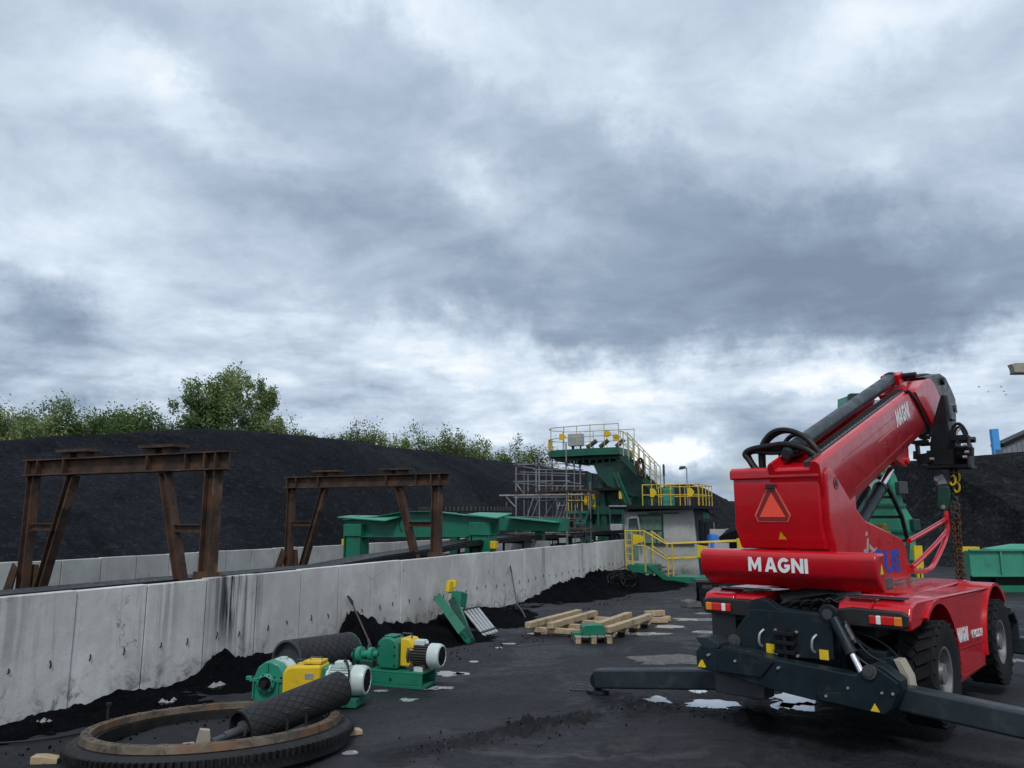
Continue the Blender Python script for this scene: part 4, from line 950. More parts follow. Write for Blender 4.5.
# ------------------------------------------------------------------ scaffold on the bed
def scaffold():
    o = at(540, 545, 29); rz = TR.rz; root = thing('scaffold', 'grey tube scaffold tower with board decks in front of the stacker tower', 'scaffold', (0, 0, 0), rz)
    s0, s1 = 25.9, 27.4
    def pole(px, s, py0, r=.030, zb=.86, m='scaffold'):
        p = TR.ony(px, py0, s); mb = MB(); mb.cyl((p.x, s, zb), (p.x, s, p.z), r, 8); o = mb.build('standard', m, root)
        j = MB()
        for z in (1.3, 2.3, 3.3, 4.3):
            if z < p.z: j.cyl((p.x, s, z - .05), (p.x, s, z + .05), r * 1.7, 8)
        j.build('coupler', 'rust', o); return p.x
    xs = [pole(516, s0, 455), pole(539, s0, 453), pole(566, s0, 443)]
    xb = [pole(536, s1, 458), pole(552, s1, 460), pole(580, s1, 466)]
    for px, s_, py in ((524, s1 + .9, 462), (546, s1 + 1.0, 468), (566, s1 + .9, 470), (574, s0 + .6, 461), (590, s1 + .4, 482), (528, s0 + .5, 474), (557, s0 + .3, 486)): pole(px, s_, py, .022)
    for py, s_, p0, p1 in ((472, s1 + .9, 520, 585), (488, s1 + .9, 520, 592), (526, s1 + .9, 510, 592), (474, s0 + .5, 516, 570)):
        a, b = TR.ony(p0, py, s_), TR.ony(p1, py + 2, s_); mb = MB(); mb.cyl((a.x, s_, a.z), (b.x, s_, b.z), .017, 7); mb.build('ledger', 'rust' if py in (488, 526) else 'scaffold', root)
    pole(506.5, s0 - .6, 502); pole(530, s0 - .5, 520); pole(585, s1, 525)
    def zz(py, s): return TR.ony(540, py, s).z
    for py in (464, 481, 497, 517, 534):
        z = zz(py, s0); mb = MB(); mb.cyl((xs[0] - .1, s0, z), (xs[2] + .12, s0, z - .02), .020, 7); mb.build('ledger', 'scaffold', root)
        z = z - .1; mb = MB(); mb.cyl((xb[0] - .1, s1, z), (xb[2] + .12, s1, z - .06), .024, 7); mb.build('ledger', 'scaffold', root)
        mb = MB()
        for a, b in zip(xs, xb): mb.cyl((a, s0, z + .05), (b, s1, z + .03), .022, 7)
        mb.build('transoms', 'scaffold', root)
    mb = MB(); z = zz(534, s0 - .6); mb.cyl((TR.ony(505, 534, s0 - .6).x, s0 - .6, z), (xs[2], s0 - .6, z + .05), .024, 7); mb.build('ledger', 'scaffold', root)
    for py, px0, px1, mt in ((495, 506, 588, 'grey_wood'), (491, 545, 590, 'rust'), (528, 550, 590, 'rust')):
        a, b = TR.ony(px0, py, s0 + .7), TR.ony(px1, py, s0 + .7); mb = MB()
        for k in range(3): mb.rng((a.x, s0 + .12 + k * .42, a.z - .05), (b.x, s0 + .50 + k * .42, a.z))
        mb.build('deck_board', mt, root)
    for pa, pb, s in (((539, 500), (524, 540), s0), ((534, 498), (527, 520), s0), ((566, 500), (552, 540), s0), ((507, 497), (516, 507), s0), ((516, 482), (539, 515), s1), ((566, 484), (545, 517), s1 + .9), ((575, 500), (588, 540), s1)):
        a, b = TR.ony(*pa, s), TR.ony(*pb, s); mb = MB(); mb.cyl((a.x, s - .06, a.z), (b.x, s - .06, b.z), .022, 7); mb.build('brace', 'scaffold', root)
    a, b = TR.ony(560, 502, s1 + .4), TR.ony(548, 543, s1 + .4); mb = MB()
    for k in (0, .32): mb.cyl((a.x + k, s1 + .4, a.z), (b.x + k, s1 - .2, .9), .022, 7)
    for i in range(8):
        p = Vector((a.x, s1 + .4, a.z)).lerp(Vector((b.x, s1 - .2, .9)), (i + .5) / 8); mb.cyl(p, p + Vector((.32, 0, 0)), .014, 6)
    mb.build('ladder', 'galv', root)
scaffold()

# ------------------------------------------------------------------ control cabin with railed roof
def booth():
    s = 31.0; g = lambda px, py, q=s: TR.ony(px, py, q)
    root = thing('control_cabin', 'pale grey control cabin with flat dark roof and a curtained green window', 'cabin', (0, 0, 0), TR.rz)
    x0, x1, zt = g(624, 510).x, g(693, 510).x, 2.72; D_ = 2.7
    mb = MB(); mb.prism([(x0, .0), (x1 + .16, .0), (x1, zt), (x0, zt - .12)], 'y', s, s + .12); mb.rng((x0, s + .12, 0), (x0 + .12, s + D_, zt)); mb.rng((x0, s + D_, 0), (x1, s + D_ + .1, zt))
    mb.build('wall', 'booth_wall', root)
    sd = MB(); sd.rng((x1 - .02, s + .12, 0), (x1 + .10, s + D_, zt - .01)); side = sd.build('side_wall', 'dark_grey', root)
    for y0, y1, z0, z1, mt in ((.5, 1.2, .4, 2.3, 'black_steel'), (1.5, 2.3, 1.3, 2.2, 'dark_glass'), (1.3, 2.6, 2.35, 2.62, 'pale_green')):
        w = MB(); w.rng((x1 + .10, s + y0, z0), (x1 + .13, s + y1, z1)); w.build('door' if mt == 'black_steel' else 'window' if mt == 'dark_glass' else 'sign_board', mt, side)
    rf = MB(); rf.rng((g(613, 503).x, s - .5, zt + .0), (g(706, 503).x, s + D_ + .4, zt + .14)); rf.build('roof', 'black_steel', root, bevel=.01, seg=1)
    ed = MB(); ed.rng((g(613, 503).x, s - .56, zt + .10), (g(630, 503).x, s - .5, zt + .16)); ed.build('roof_edge_strip', 'galv', root)
    # window with frame, blind slats and mullion
    a, b = g(640, 516), g(662.5, 543); w = MB(); w.rng((a.x, s - .03, b.z), (b.x, s - .004, a.z)); win = w.build('window', 'curtain', root)
    f = MB(); t = .06
    f.rng((a.x - t, s - .06, b.z - t), (a.x, s, a.z + t)); f.rng((b.x, s - .06, b.z - t), (b.x + t, s, a.z + t)); f.rng((a.x, s - .06, a.z), (b.x, s, a.z + t)); f.rng((a.x, s - .06, b.z - t), (b.x, s, b.z))
    f.rng((b.x - .24, s - .05, b.z), (b.x - .2, s - .03, a.z - .55)); f.rng((a.x, s - .05, a.z - .6), (b.x, s - .03, a.z - .55))
    f.build('frame', 'dark_green', win)
    sl = MB()
    for i in range(11):
        u = a.x + .05 + i * (b.x - a.x - .1) / 10; sl.rng((u - .016, s - .045, a.z - .56), (u + .016, s - .032, a.z - .01))
    sl.build('blind', 'curtain', win)
    # open frame of the entrance at the left corner
    c = MB(); p = [g(x, y, s - .25) for x, y in ((628, 518), (638, 517), (642, 546), (627, 547))]
    for u, v in ((0, 1), (1, 2), (0, 3)): c.bar((p[u].x, s - .25, p[u].z), (p[v].x, s - .25, p[v].z), .07, .07)
    c.build('entrance_frame', 'galv', root)
    c = MB(); q0, q1 = g(628, 518, s - .02), g(640, 560, s - .02); c.rng((q0.x, s - .02, q1.z), (q1.x - .05, s - .003, q0.z)); c.build('doorway', 'curtain', root)
    c = MB(); q0, q1 = g(648, 513.5), g(679, 513); c.bar((q0.x, s - .05, q0.z), (q1.x, s - .05, q1.z), .05, .05); c.build('conduit', 'dark_grey', root)
    c = MB(); q0, q1 = g(655, 544), g(692, 544); c.bar((q0.x, s - .05, q0.z), (q1.x + .1, s - .05, q1.z), .06, .05); c.build('sill_rail', 'dark_grey', root)
    # roof railing
    zr = zt + .14; xa, xb = g(642, 500).x, g(699, 500).x
    railing(root, [(xa, s + .1, zr), (xb, s + .1, zr)], .86, 'rail_yellow', .36, .02, name='roof_railing'); railing(root, [(xb, s + .1, zr), (xb, s + D_, zr), (xa, s + D_, zr)], .86, 'rail_yellow', .6, .02, name='roof_railing')
    for px in (653, 690.5):
        q = g(px, 494, s); plate_sign(root, (q.x, s + .05, zr + .52), .26, .34)
    q = g(666, 494, s); c = MB(); c.rng((q.x - .22, s + .3, zr), (q.x + .2, s + .6, zr + .7)); c.build('roof_locker', 'pale_green', root, bevel=.02)
    q = g(663.5, 464, s + 1.); c = MB(); c.cyl((q.x, s + 1., zr), (q.x, s + 1., q.z), .03, 8); c.cyl((q.x, s + 1., q.z - .5), (q.x, s + 1., q.z - .05), .05, 8); c.build('antenna', 'dark_grey', root)
    q = g(686.5, 468, s + .6); c = MB(); c.cyl((q.x, s + .6, zr), (q.x, s + .6, q.z), .026, 8); c.bar((q.x, s + .6, q.z), (q.x - .22, s + .6, q.z + .02), .04, .04); lp = c.build('lamp_post', 'galv', root)
    c = MB(); c.prism([(q.x - .30, q.z - .06), (q.x - .05, q.z - .02), (q.x - .05, q.z + .08), (q.x - .26, q.z + .07)], 'y', s + .5, s + .7); c.build('floodlight', 'dark_grey', lp, bevel=.01)
    q = g(712, 503, s + 2); c = MB(); c.bar((q.x - .3, s + 2, zt - .05), (q.x + .5, s + 2, zt - .5), .05, .05); c.build('bracket_arm', 'black_steel', root)
booth()
def platform():
    s = 29.3; g = lambda px, py, q=s: TR.ony(px, py, q)
    root = thing('access_platform', 'green access platform with yellow handrails and steps before the cabin', 'platform', (0, 0, 0), TR.rz)
    a, b = g(626, 565), g(653, 574); mb = MB(); mb.rng((a.x, s, b.z), (b.x, s + 1.3, a.z)); mb.build('upper_landing', 'green', root)
    c0, c1 = g(650, 577), g(668, 588); c2 = g(745, 577); zt = g(690, 577).z
    mb = MB(); mb.prism([(c0.x - .1, .58), (c0.x + .15, .58), (c1.x, .22), (c2.x, .22), (c2.x, -.02), (c1.x, -.02)], 'y', s - .05, s); mb.build('front_skirt', 'green', root)
    mb = MB(); mb.rng((c1.x, s, .05), (c2.x, s + 1.3, .22)); mb.build('lower_deck', 'pale_green', root)
    st = MB()
    for i in range(3): st.rng((b.x + i * .24, s + .02, .48 - i * .14), (b.x + .24 + i * .24, s + 1.2, .51 - i * .14))
    st.build('steps', 'dark_grey', root)
    def rail(pts, r=.03):
        m_ = MB(); m_.tube([(p.x, p.y, p.z) for p in pts], r, 8); return m_
    for q in (s, s + 1.25):
        dz = 0 if q == s else .0
        path = [g(624.5, 531, q), g(644, 531, q), g(666, 544, q), g(745, 541, q)]
        if q != s: path = [g(651, 531, q), g(668, 543.5, q), g(742, 540, q)]
        m_ = rail(path); mid = [Vector((p.x, p.y, p.z - .55)) for p in path]; m_.tube(mid, .026, 8)
        m_.build('handrail', 'rail_yellow', root)
        posts = [(625, 531, 574), (631.5, 531, 565), (644, 531, 572)] if q == s else []
        posts += [(667, 544, 577), (672, 544, 576)] if q == s else [(652, 532, 570), (709, 541, 577)]
        posts += [(742, 541, 577)]
        for px, p0, p1 in posts:
            t, u = g(px, p0, q), g(px + (px - 512) * .004, p1, q); k = MB(); k.cyl((t.x, q, t.z), (t.x + .02, q, max(.2, u.z)), .03, 8); k.build('rail_post', 'rail_yellow', root)
    lad = MB()
    for i in range(5):
        z = .75 + i * .26; lad.cyl((g(625, 531).x, s, z), (g(631.5, 531).x, s, z), .018, 6)
    lad.build('ladder_rungs', 'rail_yellow', root)
    q = g(638, 539); pl = MB(); pl.prism([(q.x - .18, q.z + .2), (q.x + .24, q.z + .12), (q.x + .24, q.z - .08), (q.x - .18, q.z - .22)], 'y', s - .06, s - .03); pl.build('safety_plate', 'yellow', root)
    q = g(703, 549); pl = MB(); pl.prism([(q.x - .2, q.z + .16), (q.x + .2, q.z + .1), (q.x + .2, q.z - .3), (q.x - .2, q.z - .3)], 'y', s - .06, s - .03); pl.build('safety_plate', 'yellow', root)
    q = g(740, 541); pl = MB(); pl.rng((q.x - .1, s - .08, q.z - .35), (q.x + .14, s - .05, q.z + .1)); pl.build('safety_plate', 'yellow', root)
    q = g(722, 545); pl = MB(); pl.rng((q.x - .26, s - .06, q.z - .3), (q.x + .26, s - .03, q.z + .08)); pl.build('notice_board', 'grey_box', root)
    lg = MB()
    for px in (628, 650): t = g(px, 574); lg.rng((t.x - .06, s + .1, 0), (t.x + .06, s + .22, b.z)); lg.rng((t.x - .06, s + 1.0, 0), (t.x + .06, s + 1.12, b.z))
    lg.build('legs', 'dark_green', root)
platform()
def barrel():
    p = at(713, 541, 31.5); o = MB(); r = .26
    z1 = at(713, 534, 31.5).z; o.lathe([(.001, 0), (r, 0), (r, .02), (r * .97, .05), (r * .97, .3), (r * 1.02, .32), (r * .97, .34), (r * .97, .62), (r * 1.02, .64), (r * .97, .66), (r * .96, .90), (r * .8, .98), (r * .3, 1.0), (.001, 1.0)], (0, 0, 0), (0, 0, 1), 28)
    b = o.build('drum_barrel', 'blue'); b.scale = (1, 1, z1); b.location = (p.x, p.y, 0)
    tag(b, 'blue plastic barrel showing above the yellow handrail beside the cabin', 'barrel')
barrel()
def far_wall():
    root = thing('concrete_wall', 'short distant pale concrete wall between cabin and red machine', 'wall', at(705, 560, 60) * 1 - Vector((0, 0, at(705, 560, 60).z)))
    o = root.location; x = at(695, 540, 60).x - o.x; zt = at(705, 529, 60).z
    for i in range(7):
        mb = MB(); mb.rng((x + i * 1.2 + .01, -.1, 0), (x + (i + 1) * 1.2 - .01, .1, zt + random.uniform(-.03, .03))); mb.build('wall_panel', 'concrete_rear', root)
    mb = MB(); mb.cyl((x + 1.5, 0, zt), (x + 1.5, 0, zt + .5), .03, 6); mb.build('marker_post', 'galv', root)
far_wall()

# ------------------------------------------------------------------ right hand background
def green_hopper():
    Y = 26.; p0, p1 = at(966, 551, Y), at(1024, 551, Y); zt, zb = p0.z, at(966, 575, Y).z
    root = thing('steel_hopper', 'long green ribbed steel hopper on a low green base at the right edge', 'hopper', (0, 0, 0))
    x0, x1 = p0.x + .1, p1.x + 6
    mb = MB(); mb.rng((x0, Y, zb), (x1, Y + .05, zt)); mb.rng((x0, Y + .7, zb), (x1, Y + .75, zt)); mb.rng((x0, Y + .05, zb), (x0 + .05, Y + .7, zt)); mb.rng((x0 + .05, Y + .05, zb), (x1, Y + .7, zb + .05)); mb.build('trough', 'pale_green', root)
    r = MB(); x = x0 + 1.0
    for k in range(8): r.rng((x - .03, Y - .07, zb), (x + .03, Y, zt)); x += .83
    r.rng((x0, Y - .09, zt), (x1, Y + .06, zt + .05)); r.rng((x0, Y - .06, zb - .05), (x1, Y + .02, zb)); r.build('ribs', 'pale_green', root)
    c0 = at(994, 551, Y).x; cv = MB(); h = at(1016, 546, Y).z
    cv.add([(c0, Y, zt + .055), (x1, Y, zt + .055), (x1, Y + .7, zt + .055), (c0, Y + .7, zt + .055), (c0 + .95, Y + .25, h + .05), (x1, Y + .25, h), (x1, Y + .6, h), (c0 + .95, Y + .6, h + .05)], [(0, 1, 5, 4), (1, 2, 6, 5), (2, 3, 7, 6), (3, 0, 4, 7), (4, 5, 6, 7), (0, 3, 2, 1)]); cv.build('raised_cover', 'pale_green', root)
    b = MB(); zz = at(980, 590, Y).z; b.rng((x0 + .8, Y - .1, -.05), (x1, Y + 2, max(.2, zb - .38))); b.build('base', 'green', root)
    l = MB()
    for k in range(6): l.rng((x0 + .9 + k * 1.2, Y + .2, max(.2, zb - .38)), (x0 + 1.1 + k * 1.2, Y + .6, zb - .05))
    l.rng((x0 + .3, Y + .35, zb - .33), (x1, Y + .6, zb - .06)); l.build('bearers', 'black_steel', root)
    e = MB(); q = at(976, 549, Y); e.rng((q.x - .3, Y + .3, zt - .05), (q.x + .3, Y + .6, zt + .12)); e.build('rim_fitting', 'yellow', root)
green_hopper()
def green_machine():
    Y = 23.; a = lambda px, py: at(px, py, Y)
    root = thing('slewing_column', 'tall tapering green steel column standing behind the red machine cab', 'steel column', (0, 0, 0))
    P = [a(x, y) for x, y in [(847, 396), (859, 395), (873, 428), (893, 470), (897, 478), (904, 505), (913, 519), (915, 532), (918, 560), (846, 560)]]
    mb = MB(); mb.prism([(p.x, p.z) for p in P], 'y', Y, Y + .7); mb.build('column_body', 'pale_green', root, bevel=.02)
    for px, py, w, h, mt in ((899.5, 488, .26, .36, 'dark_grey'), (913, 525, .2, .34, 'dark_green'), (853, 398, .34, .22, 'dark_green')):
        q = a(px, py); k = MB(); k.rng((q.x - w / 2, Y - .25, q.z - h / 2), (q.x + w / 2, Y, q.z + h / 2)); k.build('service_box', mt, root, bevel=.02)
    k = MB()
    for q0, q1 in (((885, 470), (893, 500)), ((875, 505), (905, 505)), ((870, 530), (913, 532))): p, q = a(*q0), a(*q1); k.bar((p.x, Y - .04, p.z), (q.x, Y - .04, q.z), .06, .08)
    k.build('stiffeners', 'green', root)
    q0, q1 = a(905, 545), a(921, 588); k = MB(); k.rng((q0.x, Y - .5, 1.0), (q1.x - .12, Y - .4, q0.z)); k.rng((q0.x + .1, Y - .5, 0.), (q0.x + .2, Y - .4, 1.0)); k.rng((q1.x - .32, Y - .5, 0.), (q1.x - .22, Y - .4, 1.0)); k.build('ladder_guard', 'yellow', root)
    k = MB(); k.rng((a(840, 560).x, Y - .2, -.05), (a(918, 560).x, Y + 1.5, a(846, 560).z)); k.build('base_block', 'green', root)
green_machine()
def shed():
    Y = 95.; p = [at(x, y, Y) for x, y in [(1004, 447), (1044, 428), (1140, 404), (1140, 500), (1004, 500)]]
    root = thing('shed', 'grey corrugated shed gable cut by the right edge behind the heap', 'shed', (0, 0, 0))
    mb = MB(); mb.prism([(q.x, max(q.z, 0)) for q in p[:3]] + [(p[3].x, 0), (p[4].x, 0)], 'y', Y, Y + 2); w = mb.build('wall', 'shed', root)
    r = MB(); r.bar((p[0].x - .2, Y + 1, p[0].z + .25), (p[1].x, Y + 1, p[1].z + .25), 2.6, .4); r.bar((p[1].x, Y + 1, p[1].z + .25), (p[2].x, Y + 1, p[2].z + .25), 2.6, .4); r.build('roof', 'black_steel', root)
    k = MB()
    for i in range(26):
        x = p[0].x + .3 + i * .65; zt = p[0].z + (x - p[0].x) * (p[1].z - p[0].z) / (p[1].x - p[0].x) - .2; k.rng((x, Y - .08, 0), (x + .2, Y, min(zt, p[2].z)))
    k.build('corrugations', 'shed', w)
shed()
def banner():
    Y = 88.; P = [at(x, y, Y) for x, y in [(991.5, 429), (998.5, 428.5), (1001, 450), (995.5, 450)]]
    mb = MB(); mb.prism([(p.x, p.z) for p in P] + [(P[2].x, 0), (P[3].x, 0)], 'y', Y, Y + .5); o = mb.build('chute', 'banner_blue', bevel=.03)
    tag(o, 'narrow bright blue upright chute rising behind the coal heap near the shed', 'chute')
banner()
def gallery():
    Y = 60.; a = lambda px, py: at(px, py, Y)
    root = thing('conveyor_gallery', 'end of a pale conveyor gallery jutting in at the upper right edge', 'conveyor gallery', (0, 0, 0))
    P = [a(x, y) for x, y in [(1012, 364), (1015, 363), (1090, 362), (1090, 371), (1015, 372), (1014, 368)]]
    mb = MB(); mb.prism([(p.x, p.z) for p in P], 'y', Y, Y + .6); mb.build('gallery_body', 'beige', root)
    mb = MB(); p, q = a(1015, 372.8), a(1090, 372); mb.bar((p.x, Y + .3, p.z), (q.x, Y + .3, q.z), .7, .12); mb.build('bottom_chord', 'dark_grey', root)
    mb = MB(); p = a(1070, 373); mb.rng((p.x - .3, Y + .0, 0), (p.x + .3, Y + .6, p.z - .1)); mb.build('trestle_leg', 'dark_grey', root)
gallery()
def bird(px, py, Y, span, roll, rz, label):
    p = at(px, py, Y); mb = MB(); s = span
    mb.tube([(0, -.30 * s, 0), (0, -.18 * s, .01 * s), (0, 0, .02 * s), (0, .14 * s, .03 * s), (0, .22 * s, .03 * s)], [.01 * s, .045 * s, .07 * s, .05 * s, .012 * s], 8)
    for k in (-1, 1):
        w = [(k * .03 * s, .09 * s, .04 * s), (k * .26 * s, .12 * s, .14 * s), (k * .5 * s, .0, .08 * s), (k * .27 * s, -.03 * s, .12 * s), (k * .03 * s, -.08 * s, .03 * s)]
        mb.add(w + [(x, y, z - .018 * s) for x, y, z in w], [(0, 1, 2, 3, 4), (9, 8, 7, 6, 5)] + [(i, (i + 1) % 5, 5 + (i + 1) % 5, 5 + i) for i in range(5)])
    mb.add([(-.05 * s, -.3 * s, .0), (.05 * s, -.3 * s, .0), (0, -.15 * s, .02 * s), (0, -.25 * s, -.02 * s)], [(0, 1, 2), (0, 3, 1), (1, 3, 2), (2, 3, 0)])
    o = mb.build('bird', 'bird', ang=60); o.location = p; o.rotation_euler = (roll, .2, rz)
    tag(o, label, 'bird', 'birds in flight')
for a in [(979, 387, 90, .55, .2, 1.0, 'dark bird in flight, nearest the red boom tip'), (988.5, 392, 95, .5, -.1, .6, 'dark bird flying second from the boom tip, low in the flock'), (1001, 387, 92, .5, .3, 1.4, 'dark bird flying highest in the right half of the flock'), (1004, 391.5, 95, .5, 0, .8, 'dark bird flying just below the highest one on the right'), (1006, 395, 96, .5, .2, 2.0, 'dark bird flying lowest and farthest right in the flock')]: bird(*a)
# ------------------------------------------------------------------ big gear ring in the foreground
def gear_ring():
    root = thing('gear_ring', 'large worn slewing gear ring lying on the ground in the lower left foreground', 'gear ring', (-3.22, 8.90, 0.02))
    root.rotation_euler = (R(-4.0), R(-1.5), 0)
    mb = MB(); mb.lathe([(1.20, .16), (1.21, .232), (1.31, .232), (1.33, .16)], (0, 0, 0), (0, 0, 1), 96, closed=True)
    h = mb
    for k in range(40):
        a = 2 * math.pi * k / 40; h.cyl((1.262 * math.cos(a), 1.262 * math.sin(a), .228), (1.262 * math.cos(a), 1.262 * math.sin(a), .243), .02, 6)
    top = mb.build('top_flange', 'ring_top', root, bevel=.006, seg=2)
    mb = MB(); mb.lathe([(1.16, .0), (1.16, .157), (1.38, .157), (1.43, .12), (1.43, -.04), (1.15, -.04)], (0, 0, 0), (0, 0, 1), 96, closed=True); g = mb.build('gear_body', 'ring_dark', root)
    t = MB(); n = 132
    for k in range(n):
        a = 2 * math.pi * k / n; c, s = math.cos(a), math.sin(a); d = Matrix.Rotation(a, 3, 'Z')
        vs = []
        for x, y in ((1.425, .021), (1.475, .012), (1.475, -.012), (1.425, -.021)):
            for z in (.055, .122): p = d @ Vector((x, y, z)); vs.append(p)
        t.add(vs, [(0, 2, 3, 1), (2, 4, 5, 3), (4, 6, 7, 5), (1, 3, 5, 7), (0, 6, 4, 2)])
    t.build('gear_teeth', 'ring_dark', g)
    gi = MB(); gi.lathe([(1.155, .03), (1.155, .15)], (0, 0, 0), (0, 0, 1), 96); gi.build('inner_band', 'ring_dark', root)
    for deg, rr in ((172, 1.30), (322, 1.25), (334, 1.24)):
        a = R(deg); x, y = rr * math.cos(a), rr * math.sin(a); b = MB()
        b.cyl((x, y, .24), (x, y, .385), .015, 10); b.cyl((x, y, .385), (x, y, .415), .032, 6); b.build('bolt', 'ring_dark', root)
gear_ring()
for px, py, lab, rz in ((350, 735, 'pale timber wedge poking out under the right side of the gear ring', .5), (46, 762, 'dirty timber block under the left side of the gear ring', .1)):
    p = onground(px, py); mb = MB(); mb.prism([(-.13, 0), (.13, 0), (.13, .05), (-.02, .075), (-.13, .075)], 'y', -.06, .06); o = mb.build('timber_block', 'wood', bevel=.006, seg=1); o.location = (p.x, p.y, gh(p.x, p.y)); o.rotation_euler = (0, 0, rz); tag(o, lab, 'timber block')
def drum(label, p, q, r, shafts=(.28, .0), cap='black_steel', rimm='black', open_end=True, shaft_m='dark_grey', group='rubber lagged conveyor drums'):
    p, q = Vector(p), Vector(q); d = (q - p).normalized(); L = (q - p).length
    root = thing('conveyor_drum', label, 'drum', (p + q) / 2 * 1, 0, group); o = root.location.copy()
    m = MB(); n = 12
    m.lathe([(r, L * i / n) for i in range(n + 1)], p - o, d, 56, uvw=True); m.build('rubber_lagging', 'drum', root)
    for a, s, sh in ((p, -1, shafts[0]), (q, 1, shafts[1])):
        e = MB(); e.lathe([(r * 1.002, 0), (r * 1.006, s * .012), (r * .90, s * .014), (r * .88, -s * .07), (.001, -s * .075)], a - o, d, 48); e.build('end_disc', rimm if s < 0 else cap, root)
        if sh:
            k = MB(); k.lathe([(r * .42, -s * .075), (r * .42, s * .0), (r * .24, s * .01), (r * .24, s * sh * .6), (r * .17, s * sh * .61), (r * .17, s * sh), (.001, s * sh)], a - o, d, 20); k.build('shaft', shaft_m, root)
    return root
drum('black diamond grooved rubber drum lying across the edge of the gear ring', (-2.80, 8.46, .27), (-2.03, 9.52, .45), .195, (.34, .0))
d2 = drum('larger rubber lagged drum lying against the coal between wall and gear units', (-3.20, 11.45, .42), (-2.58, 12.6, .36), .285, (.0, .0), 'teal', 'dark_grey')
def bracket():
    p = onground(188, 748, .1); root = thing('bearing_bracket', 'small yellowish bearing bracket at the end of the drum shaft inside the ring', 'bracket', (p.x + .05, p.y + .1, .02), R(25))
    m = MB(); m.rng((-.16, -.1, 0), (.16, .1, .05)); m.rng((-.14, -.08, .05), (-.02, .08, .10)); m.build('base_plate', 'beige', root, bevel=.008, seg=1)
    m = MB(); m.prism([(-.02, .05), (.14, .05), (.12, .22), (.02, .24)], 'y', -.04, .04); m.build('upright', 'beige', root, bevel=.006, seg=1)
bracket()

# ------------------------------------------------------------------ two geared motor units
def motor_parts(root, x0, x1, zc, r, body='motor', cover='motor', y=0.):
    L = x1 - x0; m = MB(); xb = x0 + L * .62
    m.cyl((x0, y, zc), (xb, y, zc), r * .80, 24)
    for k in range(26):
        a = 2 * math.pi * k / 26; m.bar((x0 + .03, y + r * .86 * math.cos(a), zc + r * .86 * math.sin(a)), (xb - .01, y + r * .86 * math.cos(a), zc + r * .86 * math.sin(a)), .010, r * .22, (0, math.cos(a), math.sin(a)))
    m.lathe([(r * .95, 0), (r * .95, .035), (.001, .035)], (x0 - .02, y, zc), (1, 0, 0), 24); mo = m.build('motor_body', body, root)
    c = MB(); c.lathe([(r * .96, 0), (r * 1.02, .01), (r * 1.02, L * .26), (r * .94, L * .36), (r * .80, L * .38), (r * .78, L * .36)], (xb, y, zc), (1, 0, 0), 36); fan = c.build('fan_cover', cover, mo)
    c = MB(); c.lathe([(r * .79, L * .355), (r * .3, L * .352), (.001, L * .35)], (xb, y, zc), (1, 0, 0), 30)
    for k in range(6): a = math.pi * k / 6; c.bar((xb + L * .362, y - r * .76 * math.cos(a), zc - r * .76 * math.sin(a)), (xb + L * .362, y + r * .76 * math.cos(a), zc + r * .76 * math.sin(a)), .008, .012, (1, 0, 0))
    for q in (.3, .55): c.tube([(xb + L * .364, y + r * q * math.cos(a), zc + r * q * math.sin(a)) for a in [2 * math.pi * i / 20 for i in range(20)]], .006, 5, closed=True)
    c.build('fan_grille', 'black_steel', mo)
    t = MB(); xm = x0 + L * .30; t.rng((xm - L * .17, y - r * .42, zc + r * .8), (xm + L * .17, y + r * .32, zc + r * 1.28)); t.cyl((xm + L * .17, y - .02, zc + r * 1.05), (xm + L * .26, y - .02, zc + r * 1.05), r * .17, 10); t.build('terminal_box', 'motor', mo, bevel=.015)
    f = MB()
    for xx in (x0 + .06, xb - .06): f.rng((xx - .03, y - r * .85, zc - r * 1.12), (xx + .03, y + r * .85, zc - r * .7))
    f.build('motor_feet', body, mo)
